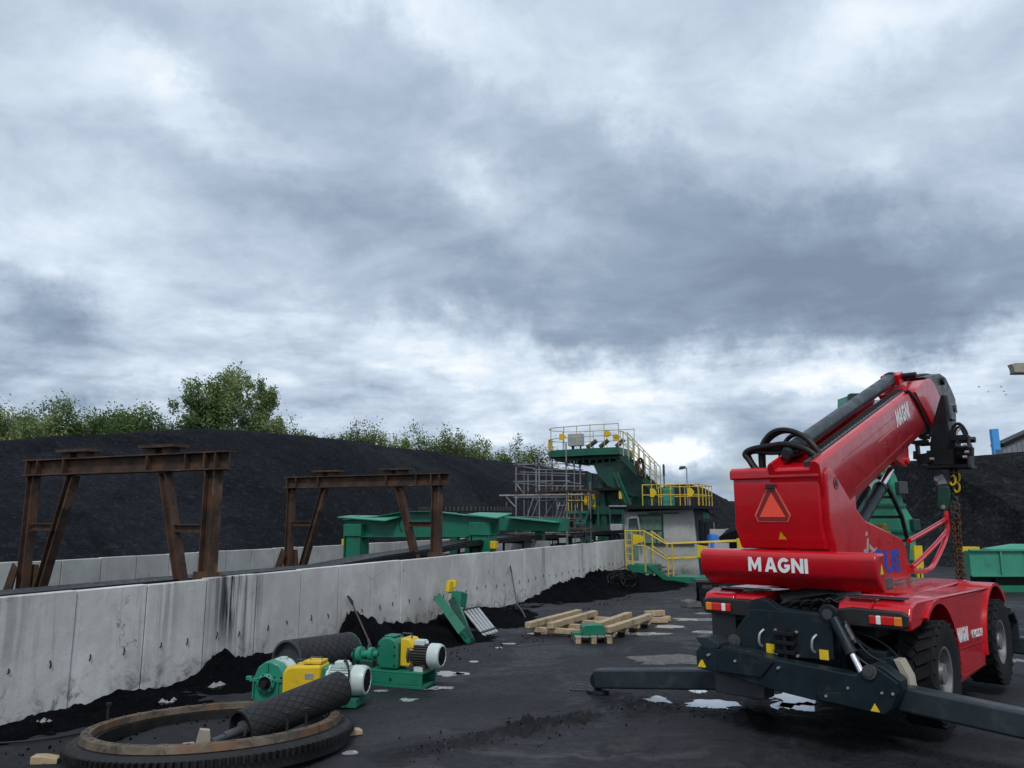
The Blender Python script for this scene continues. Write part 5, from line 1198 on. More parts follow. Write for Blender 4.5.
def gear_unit_near():
    root = thing('geared_motor', 'nearer drive unit with teal gearbox, yellow coupling guard and grey motor behind the foreground drum', 'gear motor', (-2.74, 10.72, 0), R(-9), 'geared motor units')
    m = MB(); P = [(-.68, .02), (-.26, .02), (-.24, .20), (-.22, .40), (-.30, .51), (-.42, .555), (-.50, .55), (-.60, .48), (-.65, .36), (-.67, .18)]
    m.prism(P, 'y', -.16, .30); gb = m.build('gearbox', 'teal', root, bevel=.022)
    m = MB(); m.prism([(-.70, .30), (-.22, .30), (-.22, .345), (-.70, .345)], 'y', -.185, .32)
    for x in (-.64, -.30): m.rng((x - .012, -.19, .06), (x + .012, -.16, .30))
    m.bar((-.46, -.175, .42), (-.46, -.175, .545), .02, .03); m.bar((-.78, -.1, .33), (-.68, -.1, .33), .05, .05); m.build('gearbox_ribs', 'teal', gb, bevel=.006, seg=1)
    m = MB(); m.lathe([(.125, 0), (.125, .05), (.09, .07), (.09, .055)], (-.46, -.16, .29), (0, -1, 0), 28); m.build('output_flange', 'teal', gb)
    m = MB(); m.lathe([(.09, .045), (.06, .04), (.045, .08), (.04, .11), (.001, .11)], (-.46, -.16, .29), (0, -1, 0), 24); m.build('output_bore', 'ring_dark', gb)
    m = MB(); m.prism([(-.44, .56), (-.30, .535), (-.22, .46), (-.24, .44), (-.32, .50), (-.44, .54)], 'y', .0, .2); m.cyl((-.36, .1, .53), (-.36, .1, .575), .05, 12); m.build('inspection_cover', 'motor', gb)
    m = MB(); m.prism([(-.24, .10), (-.24, .42), (-.20, .485), (-.12, .515), (.28, .535), (.28, .22), (.0, .12)], 'y', -.20, .16); yg = m.build('coupling_guard', 'yellow', root, bevel=.04, seg=3)
    m = MB(); m.rng((.02, -.15, .538), (.27, .1, .575)); m.build('guard_hatch', 'yellow', yg, bevel=.008)
    m = MB(); m.tube([(-.10, -.06, .52), (-.10, -.06, .575), (.02, -.06, .58), (.02, -.06, .53)], .010, 6); m.tube([(.08, -.04, .575), (.08, -.04, .61), (.24, -.04, .615), (.24, -.04, .575)], .008, 6); m.build('handles', 'dark_grey', yg)
    m = MB(); m.rng((.27, -.12, .14), (.36, .16, .50)); m.build('bearing_housing', 'teal', root, bevel=.03)
    m = MB()
    for k in range(8): a = math.pi * k / 4 + .3; m.cyl((-.46 + .108 * math.cos(a), -.225, .29 + .108 * math.sin(a)), (-.46 + .108 * math.cos(a), -.205, .29 + .108 * math.sin(a)), .012, 6)
    for x in (-.66, -.56, -.36, -.26): m.cyl((x, -.17, .345), (x, -.17, .37), .013, 6)
    for x in (-.64, -.30): m.cyl((x, -.19, .05), (x, -.19, .085), .018, 6)
    m.build('flange_bolts', 'ring_dark', gb)
    m = MB(); m.rng((.08, -.204, .36), (.2, -.200, .43)); m.build('name_plate', 'galv', yg)
    m = MB(); m.tube(spline([(.55, -.05, .56), (.62, -.16, .60), (.70, -.26, .42), (.62, -.32, .14), (.45, -.36, .02), (.2, -.40, .015)], 6), .013, 7); m.build('power_cable', 'hose', root)
    motor_parts(root, .36, .86, .33, .185)
    m = MB(); m.rng((-.70, -.2, -.02), (.40, .28, .05)); m.rng((.30, -.18, .02), (.78, .2, .13)); m.build('base_frame', 'green', root, bevel=.008, seg=1)
    m = MB(); m.rng((.52, -.12, -.05), (.74, .12, .02)); m.build('foot_block', 'black_steel', root)
gear_unit_near()
def gear_unit_far():
    root = thing('geared_motor', 'farther drive unit with bright green gear case on a green base and brown finned motor', 'gear motor', (-1.64, 12.0, -.03), R(-20), 'geared motor units')
    m = MB(); m.prism([(-.33, .26), (.02, .26), (.02, .62), (-.03, .68), (-.13, .71), (-.24, .70), (-.31, .64), (-.33, .56)], 'y', -.19, .16); gb = m.build('gearbox', 'green', root, bevel=.035, seg=3)
    m = MB(); m.rng((-.24, -.12, .70), (-.06, .10, .725)); m.build('gearbox_lid', 'green', gb, bevel=.008)
    m = MB(); m.prism([(.03, .30), (.03, .70), (.17, .69), (.24, .60), (.24, .30)], 'y', -.12, .18); yg = m.build('coupling_guard', 'yellow', root, bevel=.02)
    m = MB(); m.tube([(.02, -.02, .69), (.02, -.02, .755), (.17, -.02, .755), (.17, -.02, .69)], .012, 6); m.build('handle', 'dark_grey', yg)
    motor_parts(root, .17, .66, .46, .17, 'motor_dirty', 'motor')
    m = MB(); m.rng((.28, -.16, .24), (.42, .1, .31)); m.build('motor_pad', 'motor', root)
    m = MB(); m.rng((-.55, -.25, .02), (.46, .22, .07)); m.rng((-.55, -.25, .07), (.46, -.22, .22)); m.rng((-.55, .19, .07), (.46, .22, .22)); m.rng((-.55, -.25, .22), (.46, .22, .25)); m.build('base_frame', 'green', root, bevel=.008, seg=1)
    m = MB()
    for z in (.32, .46, .58): m.cyl((-.29, -.205, z), (-.29, -.185, z), .013, 6); m.cyl((-.02, -.205, z), (-.02, -.185, z), .013, 6)
    m.build('cover_bolts', 'ring_dark', gb)
    m = MB(); m.cyl((-.05, -.252, .13), (-.05, -.249, .13), .025, 12); m.build('lifting_hole', 'black', root)
    m = MB(); m.rng((.36, -.15, -.03), (.50, .1, .02)); m.build('foot_block', 'black_steel', root)
    m = MB(); m.lathe([(.05, 0), (.05, .12), (.10, .13), (.10, .2), (.055, .21), (.055, .32), (.12, .33), (.12, .40), (.06, .41), (.06, .50)], (-.33, -.03, .44), (-1, .04, -.1), 18); m.build('output_shaft', 'teal', root)
    m = MB(); m.rng((-.66, -.14, .10), (-.42, .08, .36)); m.rng((-.80, -.1, .16), (-.7, .06, .5)); m.build('plummer_block', 'dark_green', root, bevel=.03)
gear_unit_far()

# ------------------------------------------------------------------ tools and scrap along the wall
def shovel(label, top, bot, tip, grip_m, sm='wood'):
    top, bot, tip = Vector(top), Vector(bot), Vector(tip); d = (bot - top).normalized()
    root = thing('shovel', label, 'shovel', bot); o = bot
    sd = d.cross(Vector((TR.ax.x, TR.ax.y, 0))).normalized()
    m = MB(); m.cyl(top - o, Vector((0, 0, 0)), .018, 8); m.build('shaft', sm, root)
    m = MB(); g0 = top - o; m.tube([g0 + d * .12, g0 + sd * .075, g0 - d * .07 + sd * .085, g0 - d * .07 - sd * .085, g0 - sd * .075, g0 + d * .12], .02, 7); m.build('d_grip', grip_m, root)
    e = (tip - bot); m = MB(); w = sd * .11; nrm = e.normalized().cross(sd) * .015
    vs = [-w * .75, w * .75, e * .3 + w * 1.05, e * .8 + w * 1.0, e, e * .8 - w * 1.0, e * .3 - w * 1.05]
    m.add([v + nrm for v in vs] + [v - nrm for v in vs], [(0, 1, 2, 3, 4, 5, 6), (13, 12, 11, 10, 9, 8, 7)] + [(i, (i + 1) % 7, 7 + (i + 1) % 7, 7 + i) for i in range(7)])
    m.tube([d * -.16, e * .15], .026, 8); m.build('blade', 'dark_grey', root)
T1 = TR.onx(351, 601, -9.40); b1 = onground(371, 646, .12)
shovel('shovel with d shaped grip leaning on the wall behind the gear units', TR.w(T1.x, T1.y, T1.z), b1, b1 + Vector((.03, -.12, -.2)), 'black_steel', 'motor_dirty')
T2 = TR.onx(511, 570, -9.42); b2 = onground(517.5, 607, .16)
shovel('long dark shovel leaning on the wall left of the timber platform', TR.w(T2.x, T2.y, T2.z), b2, onground(526, 619, .0), 'black_steel', 'dark_grey')
def leaning_frame():
    def wl(px, py, n=-9.2): q = TR.onx(px, py, n); return TR.w(q.x, q.y, q.z)
    root = thing('conveyor_section', 'green steel chute section with yellow bracket leaning against the wall', 'chute section', onground(467, 643)); o = root.location.copy()
    A, B = wl(441, 606) - o, onground(467, 643, .02) - o; N3 = Vector((TR.ax.x, TR.ax.y, .55)).normalized()
    m = MB(); d = (B - A).normalized(); sd = d.cross(N3).normalized()
    m.bar(A, B, .52, .03, N3)
    for k in (-1, 1): m.bar(A + sd * k * .26 + N3 * .08, B + sd * k * .26 + N3 * .08, .03, .18, N3)
    m.bar(A + N3 * .05, B + N3 * .05, .06, .08, N3); m.build('trough', 'green', root)
    A2, B2 = wl(452, 600, -9.05) - o, onground(471, 642, .03) - o; m = MB(); m.bar(A2, B2, .09, .16, N3); m.build('side_beam', 'dark_green', root)
    c = wl(459, 599, -9.02) - o; m = MB(); rot = Matrix.Rotation(TR.rz, 3, 'Z') @ Matrix.Rotation(R(-14), 3, 'X')
    m.box(c, (.26, .34, .32), rot); m.build('gear_case', 'green', root, bevel=.02)
    c = wl(450, 587, -9.2) - o; m = MB(); m.box(c, (.10, .22, .26), rot); m.box(c + Vector((.04, .10, .06)), (.22, .05, .18), rot); m.build('bracket', 'yellow', root, bevel=.012)
    m = MB(); a0, a1, b0, b1 = wl(452, 603, -8.95) - o, wl(459, 604, -8.95) - o, onground(465, 643) - o, onground(473, 640) - o
    m.bar(a1, b1, .03, .04); m.bar(a0, b0, .03, .04)
    for f in (.25, .5, .75): m.bar(a0.lerp(b0, f), a1.lerp(b1, f), .03, .03)
    m.build('ladder_frame', 'teal', root)
leaning_frame()
def slats():
    def wl(px, py, n=-9.1): q = TR.onx(px, py, n); return TR.w(q.x, q.y, q.z)
    tl, tr_, bl, br = wl(462, 609), wl(477, 606), onground(484, 636, .02), onground(497, 631.5, .02)
    root = thing('slatted_panel', 'whitish slatted grating panel leaning beside the green chute section', 'grating', bl); o = bl.copy(); up = (tr_ - tl).cross(bl - tl).normalized()
    for i in range(5):
        f = (i + .25) / 4.5; m = MB(); m.bar(tl.lerp(tr_, f) - o, bl.lerp(br, f) - o, .07, .025, up); m.build('slat', 'grey_box', root)
    m = MB()
    for f in (.08, .92): m.bar(tl.lerp(bl, f) - o - up * .03, tr_.lerp(br, f) - o - up * .03, .04, .03, up)
    m.build('cross_rail', 'dark_grey', root)
slats()
def timber_frame():
    root = thing('timber_platform', 'big platform of raw square timbers stacked crosswise on the yard floor', 'timber frame', (1.6, 16.6, 0)); o = Vector((1.6, 16.6, 0))
    G2 = lambda x, y: tuple(onground(x, y, .29))[:2]
    bs = [(G2(528, 622.5), G2(579, 609.5)), (G2(550, 623), G2(595, 610.5)), (G2(588, 626), G2(629, 612)), (G2(607, 627), G2(650, 613.5))]
    for (a, b) in bs:
        m = MB(); m.bar(Vector((*a, .235)) - o, Vector((*b, .235)) - o, .15, .115); m.build('beam', 'wood', root, bevel=.008, seg=1)
    for t in (.10, .38, .66, .93):
        a = Vector((*bs[0][0], 0)).lerp(Vector((*bs[0][1], 0)), t); b = Vector((*bs[3][0], 0)).lerp(Vector((*bs[3][1], 0)), t); e = (b - a).normalized() * .06
        m = MB(); m.bar(a - e + Vector((0, 0, .125)) - o, b + e + Vector((0, 0, .125)) - o, .13, .10); m.build('cross_beam', 'wood', root, bevel=.008, seg=1)
        for f in (.05, .5, .95): p = a.lerp(b, f) - o; m = MB(); m.rng((p.x - .07, p.y - .07, .0), (p.x + .07, p.y + .07, .074)); m.build('spacer_block', 'black_steel', root)
timber_frame()
def offcut():
    p = onground(656, 623); root = thing('timber_stack', 'short pale timber offcuts lying at the right end of the timber platform', 'timber', (p.x, p.y, 0), R(-8))
    for i, (x, y, z, l, r) in enumerate(((0, 0, .07, .55, .2), (.05, .25, .07, .6, .1), (-.02, .15, .20, .5, .5))):
        m = MB(); m.box((x, y, z), (l, .12, .12), Matrix.Rotation(r, 3, 'Z')); m.build('offcut', 'wood', root, bevel=.006, seg=1)
offcut()
def small_pallet():
    p = onground(591, 641); root = thing('pallet', 'small dirty wooden pallet before the timber platform carrying a green box', 'pallet', (p.x, p.y - .12, 0), R(6))
    m = MB()
    for i in range(5): m.rng((-.37 + i * .15, -.25, .12), (-.24 + i * .15, .25, .145))
    m.build('deck_boards', 'grey_wood', root)
    for y in (-.2, 0, .2):
        m = MB()
        for x in (-.31, 0, .31): m.rng((x - .05, y - .045, 0), (x + .05, y + .045, .12))
        m.build('blocks', 'wood', root)
    r2 = thing('steel_box', 'low green steel cover box lying on the small pallet', 'box', (p.x, p.y - .12, .146), R(6))
    m = MB(); m.prism([(-.2, 0), (.24, 0), (.24, .15), (.19, .2), (-.15, .2), (-.2, .16)], 'y', -.17, .18); m.build('cover', 'green', r2, bevel=.015)
    m = MB(); m.rng((-.40, -.12, .0), (-.201, .1, .05)); m.build('flange', 'green', r2, bevel=.006)
small_pallet()
def skid():
    p = onground(720, 604); root = thing('steel_skid', 'black steel skid frame on the ground behind the left tail lamp', 'steel frame', (p.x, p.y, 0), R(-5))
    m = MB()
    for x in (-.55, -.1, .35, .6): m.rng((x - .04, -.3, 0), (x + .04, -.22, .62)); m.rng((x - .04, .3, 0), (x + .04, .38, .62))
    for z in (.08, .36, .6): m.rng((-.6, -.32, z - .05), (.66, -.2, z + .04)); m.rng((-.6, .28, z - .05), (.66, .4, z + .04))
    m.build('frame', 'black_steel', root)
    m = MB(); m.rng((-.5, -.2, .02), (.55, .28, .45)); m.rng((-.7, -.35, .62), (.1, .1, .68)); m.build('core', 'dark_grey', root)
    p = onground(691, 607); m = MB(); m.prism([(-.22, 0), (.24, 0), (.22, .13), (.02, .2), (-.2, .16)], 'y', -.2, .2); b = m.build('concrete_block', 'grit', bevel=.02); b.location = (p.x, p.y, 0); b.rotation_euler = (0, 0, .3)
    tag(b, 'grey concrete lump lying just left of the black skid', 'rubble')
skid()
def grit():
    c = onground(672, 660); mb = MB(); n, k = 40, 10; V = [[mb.b.verts.new((0, 0, .05))]]
    for j in range(1, k + 1):
        row = []
        for i in range(n):
            a = 2 * math.pi * i / n; r = j / k * (1 + .7 * noise.noise((math.cos(a) * 1.6, math.sin(a) * 1.6, 4)) + .35 * noise.noise((math.cos(a) * 5, math.sin(a) * 5, 8)))
            x, y = .75 * r * math.cos(a), .52 * r * math.sin(a); row.append(mb.b.verts.new((x, y, .05 * (1 - (j / k) ** 1.5) + .03 * (1 - j / k) * noise.noise((x * 6, y * 6, 2)) - .012 * (j == k))))
        V.append(row)
    for i in range(n): mb.b.faces.new((V[0][0], V[1][i], V[1][(i + 1) % n]))
    for j in range(1, k):
        for i in range(n): mb.b.faces.new((V[j][i], V[j + 1][i], V[j + 1][(i + 1) % n], V[j][(i + 1) % n]))
    o = mb.build('grit_patch', 'grit', ang=180); o.location = (c.x, c.y, gh(c.x, c.y) + .01); tag(o, 'flat heap of pale grey grit beside the outrigger arm', kind='stuff')
grit()
def wire():
    p = onground(582, 690); o = MB(); o.tube(spline([(.15, .1, .02), (.0, .13, .05), (-.13, .09, .03), (-.16, .0, .015), (-.02, -.05, .015), (.2, -.05, .02)], 5), .010, 6); w = o.build('bent_rod', 'dark_grey'); w.location = (p.x, p.y, gh(p.x, p.y)); tag(w, 'bent grey wire hook lying near the left outrigger foot', 'wire')
    o = MB(); a = [onground(x, y) for x, y in ((-30, 746), (20, 743), (60, 739), (92, 733))]; o.tube(spline([(q.x, q.y, gh(q.x, q.y) + .02) for q in a], 6), .012, 6); tag(o.build('cable', 'hose'), 'black cable running along the ground into the gear ring from the left', 'cable')
    for px, py, s, lab in ((221, 688, .09, 'pale crumpled rubble scrap on the coal above the gear ring'), (170, 703, .07, 'small pale rubble piece on the coal close to the ring top'), (45, 722, .05, 'tiny pale rubble piece on the coal at the far left')):
        q = onground(px, py, .15 if px > 100 else .08); m = MB()
        for k in range(5): lump_at(m, (random.gauss(0, s * .6), random.gauss(0, s * .4), random.uniform(0, s * .5)), s * random.uniform(.4, .8))
        b = m.build('rubble', 'white_debris', ang=20); b.location = q; tag(b, lab, 'rubble')
    o = MB(); pts = [TR.onx(x, y, -9.1) for x, y in ((500, 590), (512, 600))]
    q = at(688, 575, 27.5)
    for i in range(7):
        rr = .16 + .2 * random.random(); ox = random.uniform(-.35, .25); ph = random.uniform(0, 6); o.tube([(ox + rr * math.cos(a) * 1.1, -.05 * i + .16 * math.sin(2 * a + ph), .10 + rr + rr * math.sin(a) * (.9 + .2 * math.sin(3 * a + ph))) for a in [2 * math.pi * k / 18 for k in range(18)]], .014, 5, closed=True)
    c = o.build('cable_coil', 'hose'); p = onground(628, 592); c.location = (p.x, p.y + .5, 0); tag(c, 'tangled black cable coil at the foot of the green platform', 'cable')
wire()
# ------------------------------------------------------------------ red rotating telehandler (machine frame: x right, y forward)
def telehandler():
    root = thing('telehandler', 'red rotating telehandler standing on spread outriggers', 'telehandler', CR.o, CR.rz)
    yb = CR.ony; xb = CR.onx
    # wheels
    def wheel(sx, y):
        cx, zc, r, w = sx * 1.08, .70, .575, .40
        m = MB(); m.lathe([(.28, -w * .40), (.45, -w * .5), (.54, -w * .5), (.585, -w * .42), (r - .025, -w * .25), (r - .02, 0), (r - .025, w * .25), (.585, w * .42), (.54, w * .5), (.45, w * .5), (.28, w * .40)], (cx, y, zc), (1, 0, 0), 56)
        n = 24
        for k in range(n):
            for sd in (-1, 1):
                a = 2 * math.pi * (k + (.5 if sd > 0 else 0)) / n; rot = Matrix.Rotation(a, 3, 'X')
                m.box(Vector((cx, y, zc)) + rot @ Vector((sd * w * .25, 0, r - .012)), (w * .52, .07, .03), rot @ Matrix.Rotation(sd * .5, 3, 'Z'))
                m.box(Vector((cx, y, zc)) + rot @ Vector((sd * w * .47, 0, r - .07)), (.025, .06, .09), rot)
        t = m.build('wheel', 'tyre', root)
        m = MB(); s = sx
        m.lathe([(.285, s * .15), (.30, s * .17), (.275, s * .165), (.26, s * .05), (.20, s * .02), (.18, s * .08), (.12, s * .10), (.11, s * .16), (.001, s * .165)], (cx, y, zc), (1, 0, 0), 36)
        for k in range(10):
            a = 2 * math.pi * k / 10; m.cyl((cx + s * .03, y + .22 * math.cos(a), zc + .22 * math.sin(a)), (cx + s * .065, y + .22 * math.cos(a), zc + .22 * math.sin(a)), .018, 6)
        m.build('rim', 'rim_steel', t)
    for sx in (-1, 1):
        for y in (0, 3.07): wheel(sx, y)
    m = MB()
    for y in (0, 3.07): m.cyl((-.95, y, .70), (.95, y, .70), .10, 14); m.cyl((-.2, y, .70), (.2, y, .70), .2, 16)
    m.rng((-.42, -.9, .62), (.42, 4.0, 1.12)); m.rng((-.9, .75, .6), (.9, 2.3, 1.3)); m.build('chassis_frame', 'slate', root, bevel=.01, seg=1)
    # body sides with wheel arches
    def arc(cy, cz, r, a0, a1, n=12): return [(cy + r * math.cos(a0 + (a1 - a0) * i / n), cz + r * math.sin(a0 + (a1 - a0) * i / n)) for i in range(n + 1)]
    side = [(-.99, 1.36), (-.90, 1.50), (-.70, 1.545), (.5, 1.52), (3.35, 1.44), (3.78, 1.38), (3.95, 1.26), (3.93, 1.20)] + arc(3.07, .68, .80, R(42), R(186)) + [(2.24, .52), (2.16, .48), (.88, .46), (.82, .50)] + arc(0, .68, .80, R(-6), R(126)) + [(-.62, 1.27), (-.95, 1.25)]
    for sx in (1, -1):
        m = MB(); m.prism(side, 'x', sx * .80, sx * 1.20); p = m.build('side_panel', 'red', root, bevel=.03, seg=3)
        q = MB(); q.bar((sx * 1.203, .78, .855), (sx * 1.203, 2.24, .80), .006, .012); q.rng((sx * 1.2 - .004, .80, .50), (sx * 1.2 + .004, 2.2, .52)); q.build('crease', 'reflect_red', p)
        f = MB(); f.prism(arc(0, .68, .83, R(-4), R(126)) + arc(0, .68, .785, R(126), R(-4)), 'x', sx * .82, sx * 1.235); f.build('wheel_arch_lip', 'red', p)
        f = MB(); f.prism(arc(3.07, .68, .83, R(40), R(184)) + arc(3.07, .68, .785, R(184), R(40)), 'x', sx * .82, sx * 1.235); f.build('wheel_arch_lip', 'red', p)
        g = MB()
        for y in (-.72, -.55): g.rng((sx * .50, y - .035, 1.548), (sx * 1.08, y + .035, 1.556))
        g.build('anti_slip_strips', 'black', p)
        # tail lamp
        h = MB(); h.prism([(sx * .38, 1.26), (sx * 1.12, 1.265), (sx * 1.185, 1.30), (sx * 1.185, 1.42), (sx * 1.12, 1.45), (sx * .6, 1.46), (sx * .38, 1.42)], 'y', -1.02, -.84); hs = h.build('tail_lamp', 'black', root, bevel=.02)
        for a, b, mt, nm in ((.80, .865, 'lens_red', 'red_lens'), (.868, .92, 'lens_white', 'clear_lens'), (.923, 1.045, 'lens_red', 'red_lens'), (1.048, 1.13, 'amber', 'amber_lens')):
            l = MB(); l.rng((sx * a, -1.05, 1.305), (sx * b, -1.018, 1.40)); l.build(nm, mt, hs, bevel=.012)
    m = MB(); m.rng((-.80, .75, 1.40), (.80, 3.5, 1.50)); m.build('deck', 'red', root, bevel=.02)
    m = MB(); m.rng((-.80, -.80, 1.12), (.80, .74, 1.40)); m.build('rear_bulkhead', 'black_steel', root, bevel=.02)
    for sx in (-1, 1):
        m = MB(); m.prism([(-.96, 1.42), (-.90, 1.495), (-.70, 1.54), (-.05, 1.53), (-.05, 1.42)], 'x', sx * .44, sx * .799); m.build('fender_top', 'red', root, bevel=.02)
    m = MB(); m.tube(spline([(-.35, -.6, 1.42), (-.1, -.4, 1.5), (.1, .0, 1.48), (.2, .4, 1.45)], 5), .09, 12); m.cyl((-.1, 1.2, 1.5), (-.1, 1.2, 1.64), .5, 40); m.build('slew_ring', 'dark_grey', root, bevel=.01, seg=1)
    lettering('side_name', 'MAGNI', 'pale_decal', root, (1.203, .86, .93), (0, 1, -.045), (0, 0, 1), .52, .17)
    text('side_model', 'RTH5.25 SH', .15, 'pale_decal', root, (1.207, 1.58, .905), (0, 1, -.045), (0, 0, 1), .02, 1.0, width=.58, height=.10)
    m = MB(); m.rng((1.06, 3.65, 1.02), (1.30, 3.75, 1.12)); m.prism([(3.75, 1.12), (4.0, .92), (4.02, .62), (3.96, .62), (3.93, .88), (3.7, 1.05)], 'x', 1.10, 1.32); m.build('front_bracket', 'tube_grey', root, bevel=.01)
    # rear shield plate with tow jaw, handles
    m = MB(); yp = -1.10
    P = [(-.50, 1.37), (.40, 1.385), (.44, 1.2), (.43, .90), (-.05, .87), (-.80, .86), (-.82, .95), (-.70, 1.12)]
    m.prism(P, 'y', yp - .03, yp + .02); m.cyl((.40, yp - .035, 1.385), (.40, yp + .02, 1.385), .105, 24)
    m.prism([(-.52, 1.36), (-.50, 1.47), (-.40, 1.50), (-.28, 1.47), (-.18, 1.40), (.25, 1.38)], 'y', yp - .02, yp + .15); sh = m.build('rear_shield', 'slate', root, bevel=.012)
    m = MB(); m.cyl((.40, yp - .06, 1.385), (.40, yp - .036, 1.385), .055, 18); m.build('pivot_pin', 'dark_grey', sh)
    m = MB(); m.cyl((-.72, yp - .05, .99), (-.72, yp - .03, .99), .075, 18); m.cyl((-.72, yp - .065, .99), (-.72, yp - .05, .99), .04, 14); m.build('pivot_pin', 'dark_grey', sh)
    m = MB()
    for z in (1.14, 1.04, .94): m.rng((-.20, yp - .13, z - .022), (.04, yp - .031, z + .022))
    m.rng((-.21, yp - .045, .88), (.05, yp - .031, 1.18)); m.cyl((-.08, yp - .09, .87), (-.08, yp - .09, 1.2), .025, 12); tj = m.build('tow_jaw', 'black_steel', sh, bevel=.006, seg=1)
    m = MB()
    for x in (-.20, .04):
        for z in (.905, 1.16): m.cyl((x, yp - .06, z), (x, yp - .03, z), .018, 8)
    m.build('bolts', 'galv', tj)
    for x in (-.36, .25):
        m = MB(); m.tube(spline([(x - .02, yp - .03, .96), (x - .03, yp - .08, 1.0), (x - .02, yp - .08, 1.1), (x + .01, yp - .03, 1.15)], 4), .014, 8); m.build('handle', 'galv', sh)
        m = MB(); m.rng((x + .03, yp - .034, .895), (x + .13, yp - .031, 1.0)); m.build('sticker', 'sticker', sh)
    # stabiliser housing beam sloping down to the right
    y0, y1 = -1.38, -1.16
    P = [yb(x, y, y0) for x, y in [(695.5, 652), (700, 645), (719, 649), (724, 646), (752, 652), (768, 658), (858, 676), (864, 667), (873, 664), (883, 667), (901, 681), (902, 690), (895, 708), (887, 716.5), (818, 701.5), (772, 690), (718, 673), (697, 668)]]
    m = MB(); m.prism([(p.x, p.z) for p in P], 'y', y0, y1); st = m.build('stabiliser_housing', 'slate', root, bevel=.014)
    P = [yb(x, y, y0) for x, y in [(719, 651), (726, 648), (752, 654), (774, 662), (762, 677), (719, 671)]]; m = MB(); m.prism([(p.x, p.z) for p in P], 'y', y0 - .03, y0 + .001); m.build('reinforcement', 'slate', st, bevel=.006)
    P = [yb(x, y, y0) for x, y in [(858, 674), (866, 667), (875, 666), (899, 683), (900, 690), (893, 708), (886, 714), (820, 699), (818, 693), (846, 692)]]; m = MB(); m.prism([(p.x, p.z) for p in P], 'y', y0 - .035, y0 + .001); m.build('reinforcement', 'slate', st, bevel=.006)
    b_ = MB()
    for px, py in ((882, 693), (893, 694), (848, 688), (778, 668), (735, 661), (708, 655), (826, 696)): p = yb(px, py, y0 - .04); b_.cyl((p.x, y0 - .052, p.z), (p.x, y0 - (.034 if 818 < px else .028 if px < 765 and px > 718 else 0), p.z), .014, 6)
    b_.build('bolts', 'galv', st)
    for k in range(5):
        h_ = MB(); h_.tube(spline([(-.3 + .12 * k, -.82, 1.30), (-.2 + .13 * k, -.92, 1.44 + .02 * k), (-.05 + .1 * k, -.7, 1.47), (.1 + .06 * k, -.2, 1.50)], 5), .018, 7); h_.build('hydraulic_hose', 'hose', root)
    for px, py in ((701, 664), (875, 708)):
        p = yb(px, py, y0 - .04); m = MB(); m.prism([(p.x - .045, p.z - .035), (p.x + .045, p.z - .035), (p.x, p.z + .045)], 'y', y0 - .042, y0 - .036 + (.034 if px < 800 else 0)); m.build('warning_sticker', 'sticker', st)
    p = yb(869.5, 672, y0 - .05); m = MB(); m.cyl((p.x, y0 - .07, p.z), (p.x, y0 - .036, p.z), .07, 20); m.cyl((p.x, y0 - .085, p.z), (p.x, y0 - .07, p.z), .04, 16); m.build('pivot_pin', 'dark_grey', st)
    a, b = yb(701, 638, -1.3), yb(722, 643, -1.3); m = MB(); m.prism([(a.x - .04, a.z + .02), (a.x + .12, a.z + .03), (b.x, b.z), (b.x, b.z - .05), (a.x + .15, a.z - .1), (a.x + .03, a.z - .06)], 'y', -1.38, -1.1); m.build('foot_bracket', 'tube_grey', root, bevel=.01)
    p = yb(745, 684, -1.0); m = MB(); m.rng((p.x - .32, -1.14, p.z - .12), (p.x + .30, -.85, p.z + .14)); m.build('stabiliser_skid', 'dark_grey', root, bevel=.02)
    # stabiliser cylinder on the right of the shield
    a = Vector((.46, -1.12, 1.34)); b = Vector((.75, -1.24, .83)); c = a.lerp(b, .66)
    m = MB(); m.cyl(a, c, .062, 18); m.cyl(c - (b - a) * .05, c, .07, 18); m.cyl(a.lerp(b, .05) + Vector((.10, 0, .0)), a.lerp(b, .45) + Vector((.10, 0, 0)), .03, 12); cy = m.build('stabiliser_cylinder', 'slate', root)
    m = MB(); m.cyl(c, b, .036, 14); m.build('cylinder_rod', 'chrome', cy)
    m = MB(); m.bar(a.lerp(b, .1) + Vector((.105, -.02, 0)), a.lerp(b, .38) + Vector((.105, -.02, 0)), .03, .03); m.build('position_sensor', 'chrome', cy)
    m = MB(); m.tube(spline([(.48, -.98, 1.10), (.6, -1.02, .98), (.8, -1.0, .84), (.95, -.95, .78)], 5), .016, 7); m.tube(spline([(.55, -.92, 1.22), (.85, -.9, 1.12), (1.0, -.86, .98)], 5), .013, 7); m.tube(spline([(.62, -1.0, 1.15), (.75, -1.02, 1.0), (.9, -.98, .92), (1.05, -.9, .9)], 5), .016, 7); m.tube(spline([(.5, -.95, 1.25), (.7, -.9, 1.05), (.85, -.85, .98)], 5), .016, 7); m.build('hydraulic_hoses', 'hose', root)
    # extended arms
    def arm(name, a, b, w, h, pad=True):
        m = MB(); m.bar(a, b, w, h, (0, 0, 1)); o = m.build(name, 'tube_grey', root, bevel=.035, seg=3)
        if pad:
            d = (Vector(b) - Vector(a)).normalized(); b = Vector(b)
            k = MB(); k.cyl(b + Vector((0, -w * .3, -.03)) - d * .02, b + Vector((0, w * .3, -.03)) - d * .02, h * .42, 20); k.cyl((b.x, b.y, -.0), (b.x, b.y, .05), .16, 20); k.cyl((b.x, b.y, .05), (b.x, b.y, b.z - h * .4), .05, 10); k.build('foot_pad', 'slate', o, bevel=.006, seg=1)
    arm('outrigger_arm', (.5, -1.03, .64), (3.55, -1.10, .43), .22, .255)
    arm('outrigger_arm', (-.4, -.72, .54), (-3.03, -.72, .20), .24, .255)
    arm('outrigger_arm', (.2, 4.3, .56), (3.2, 4.3, .42), .22, .255)
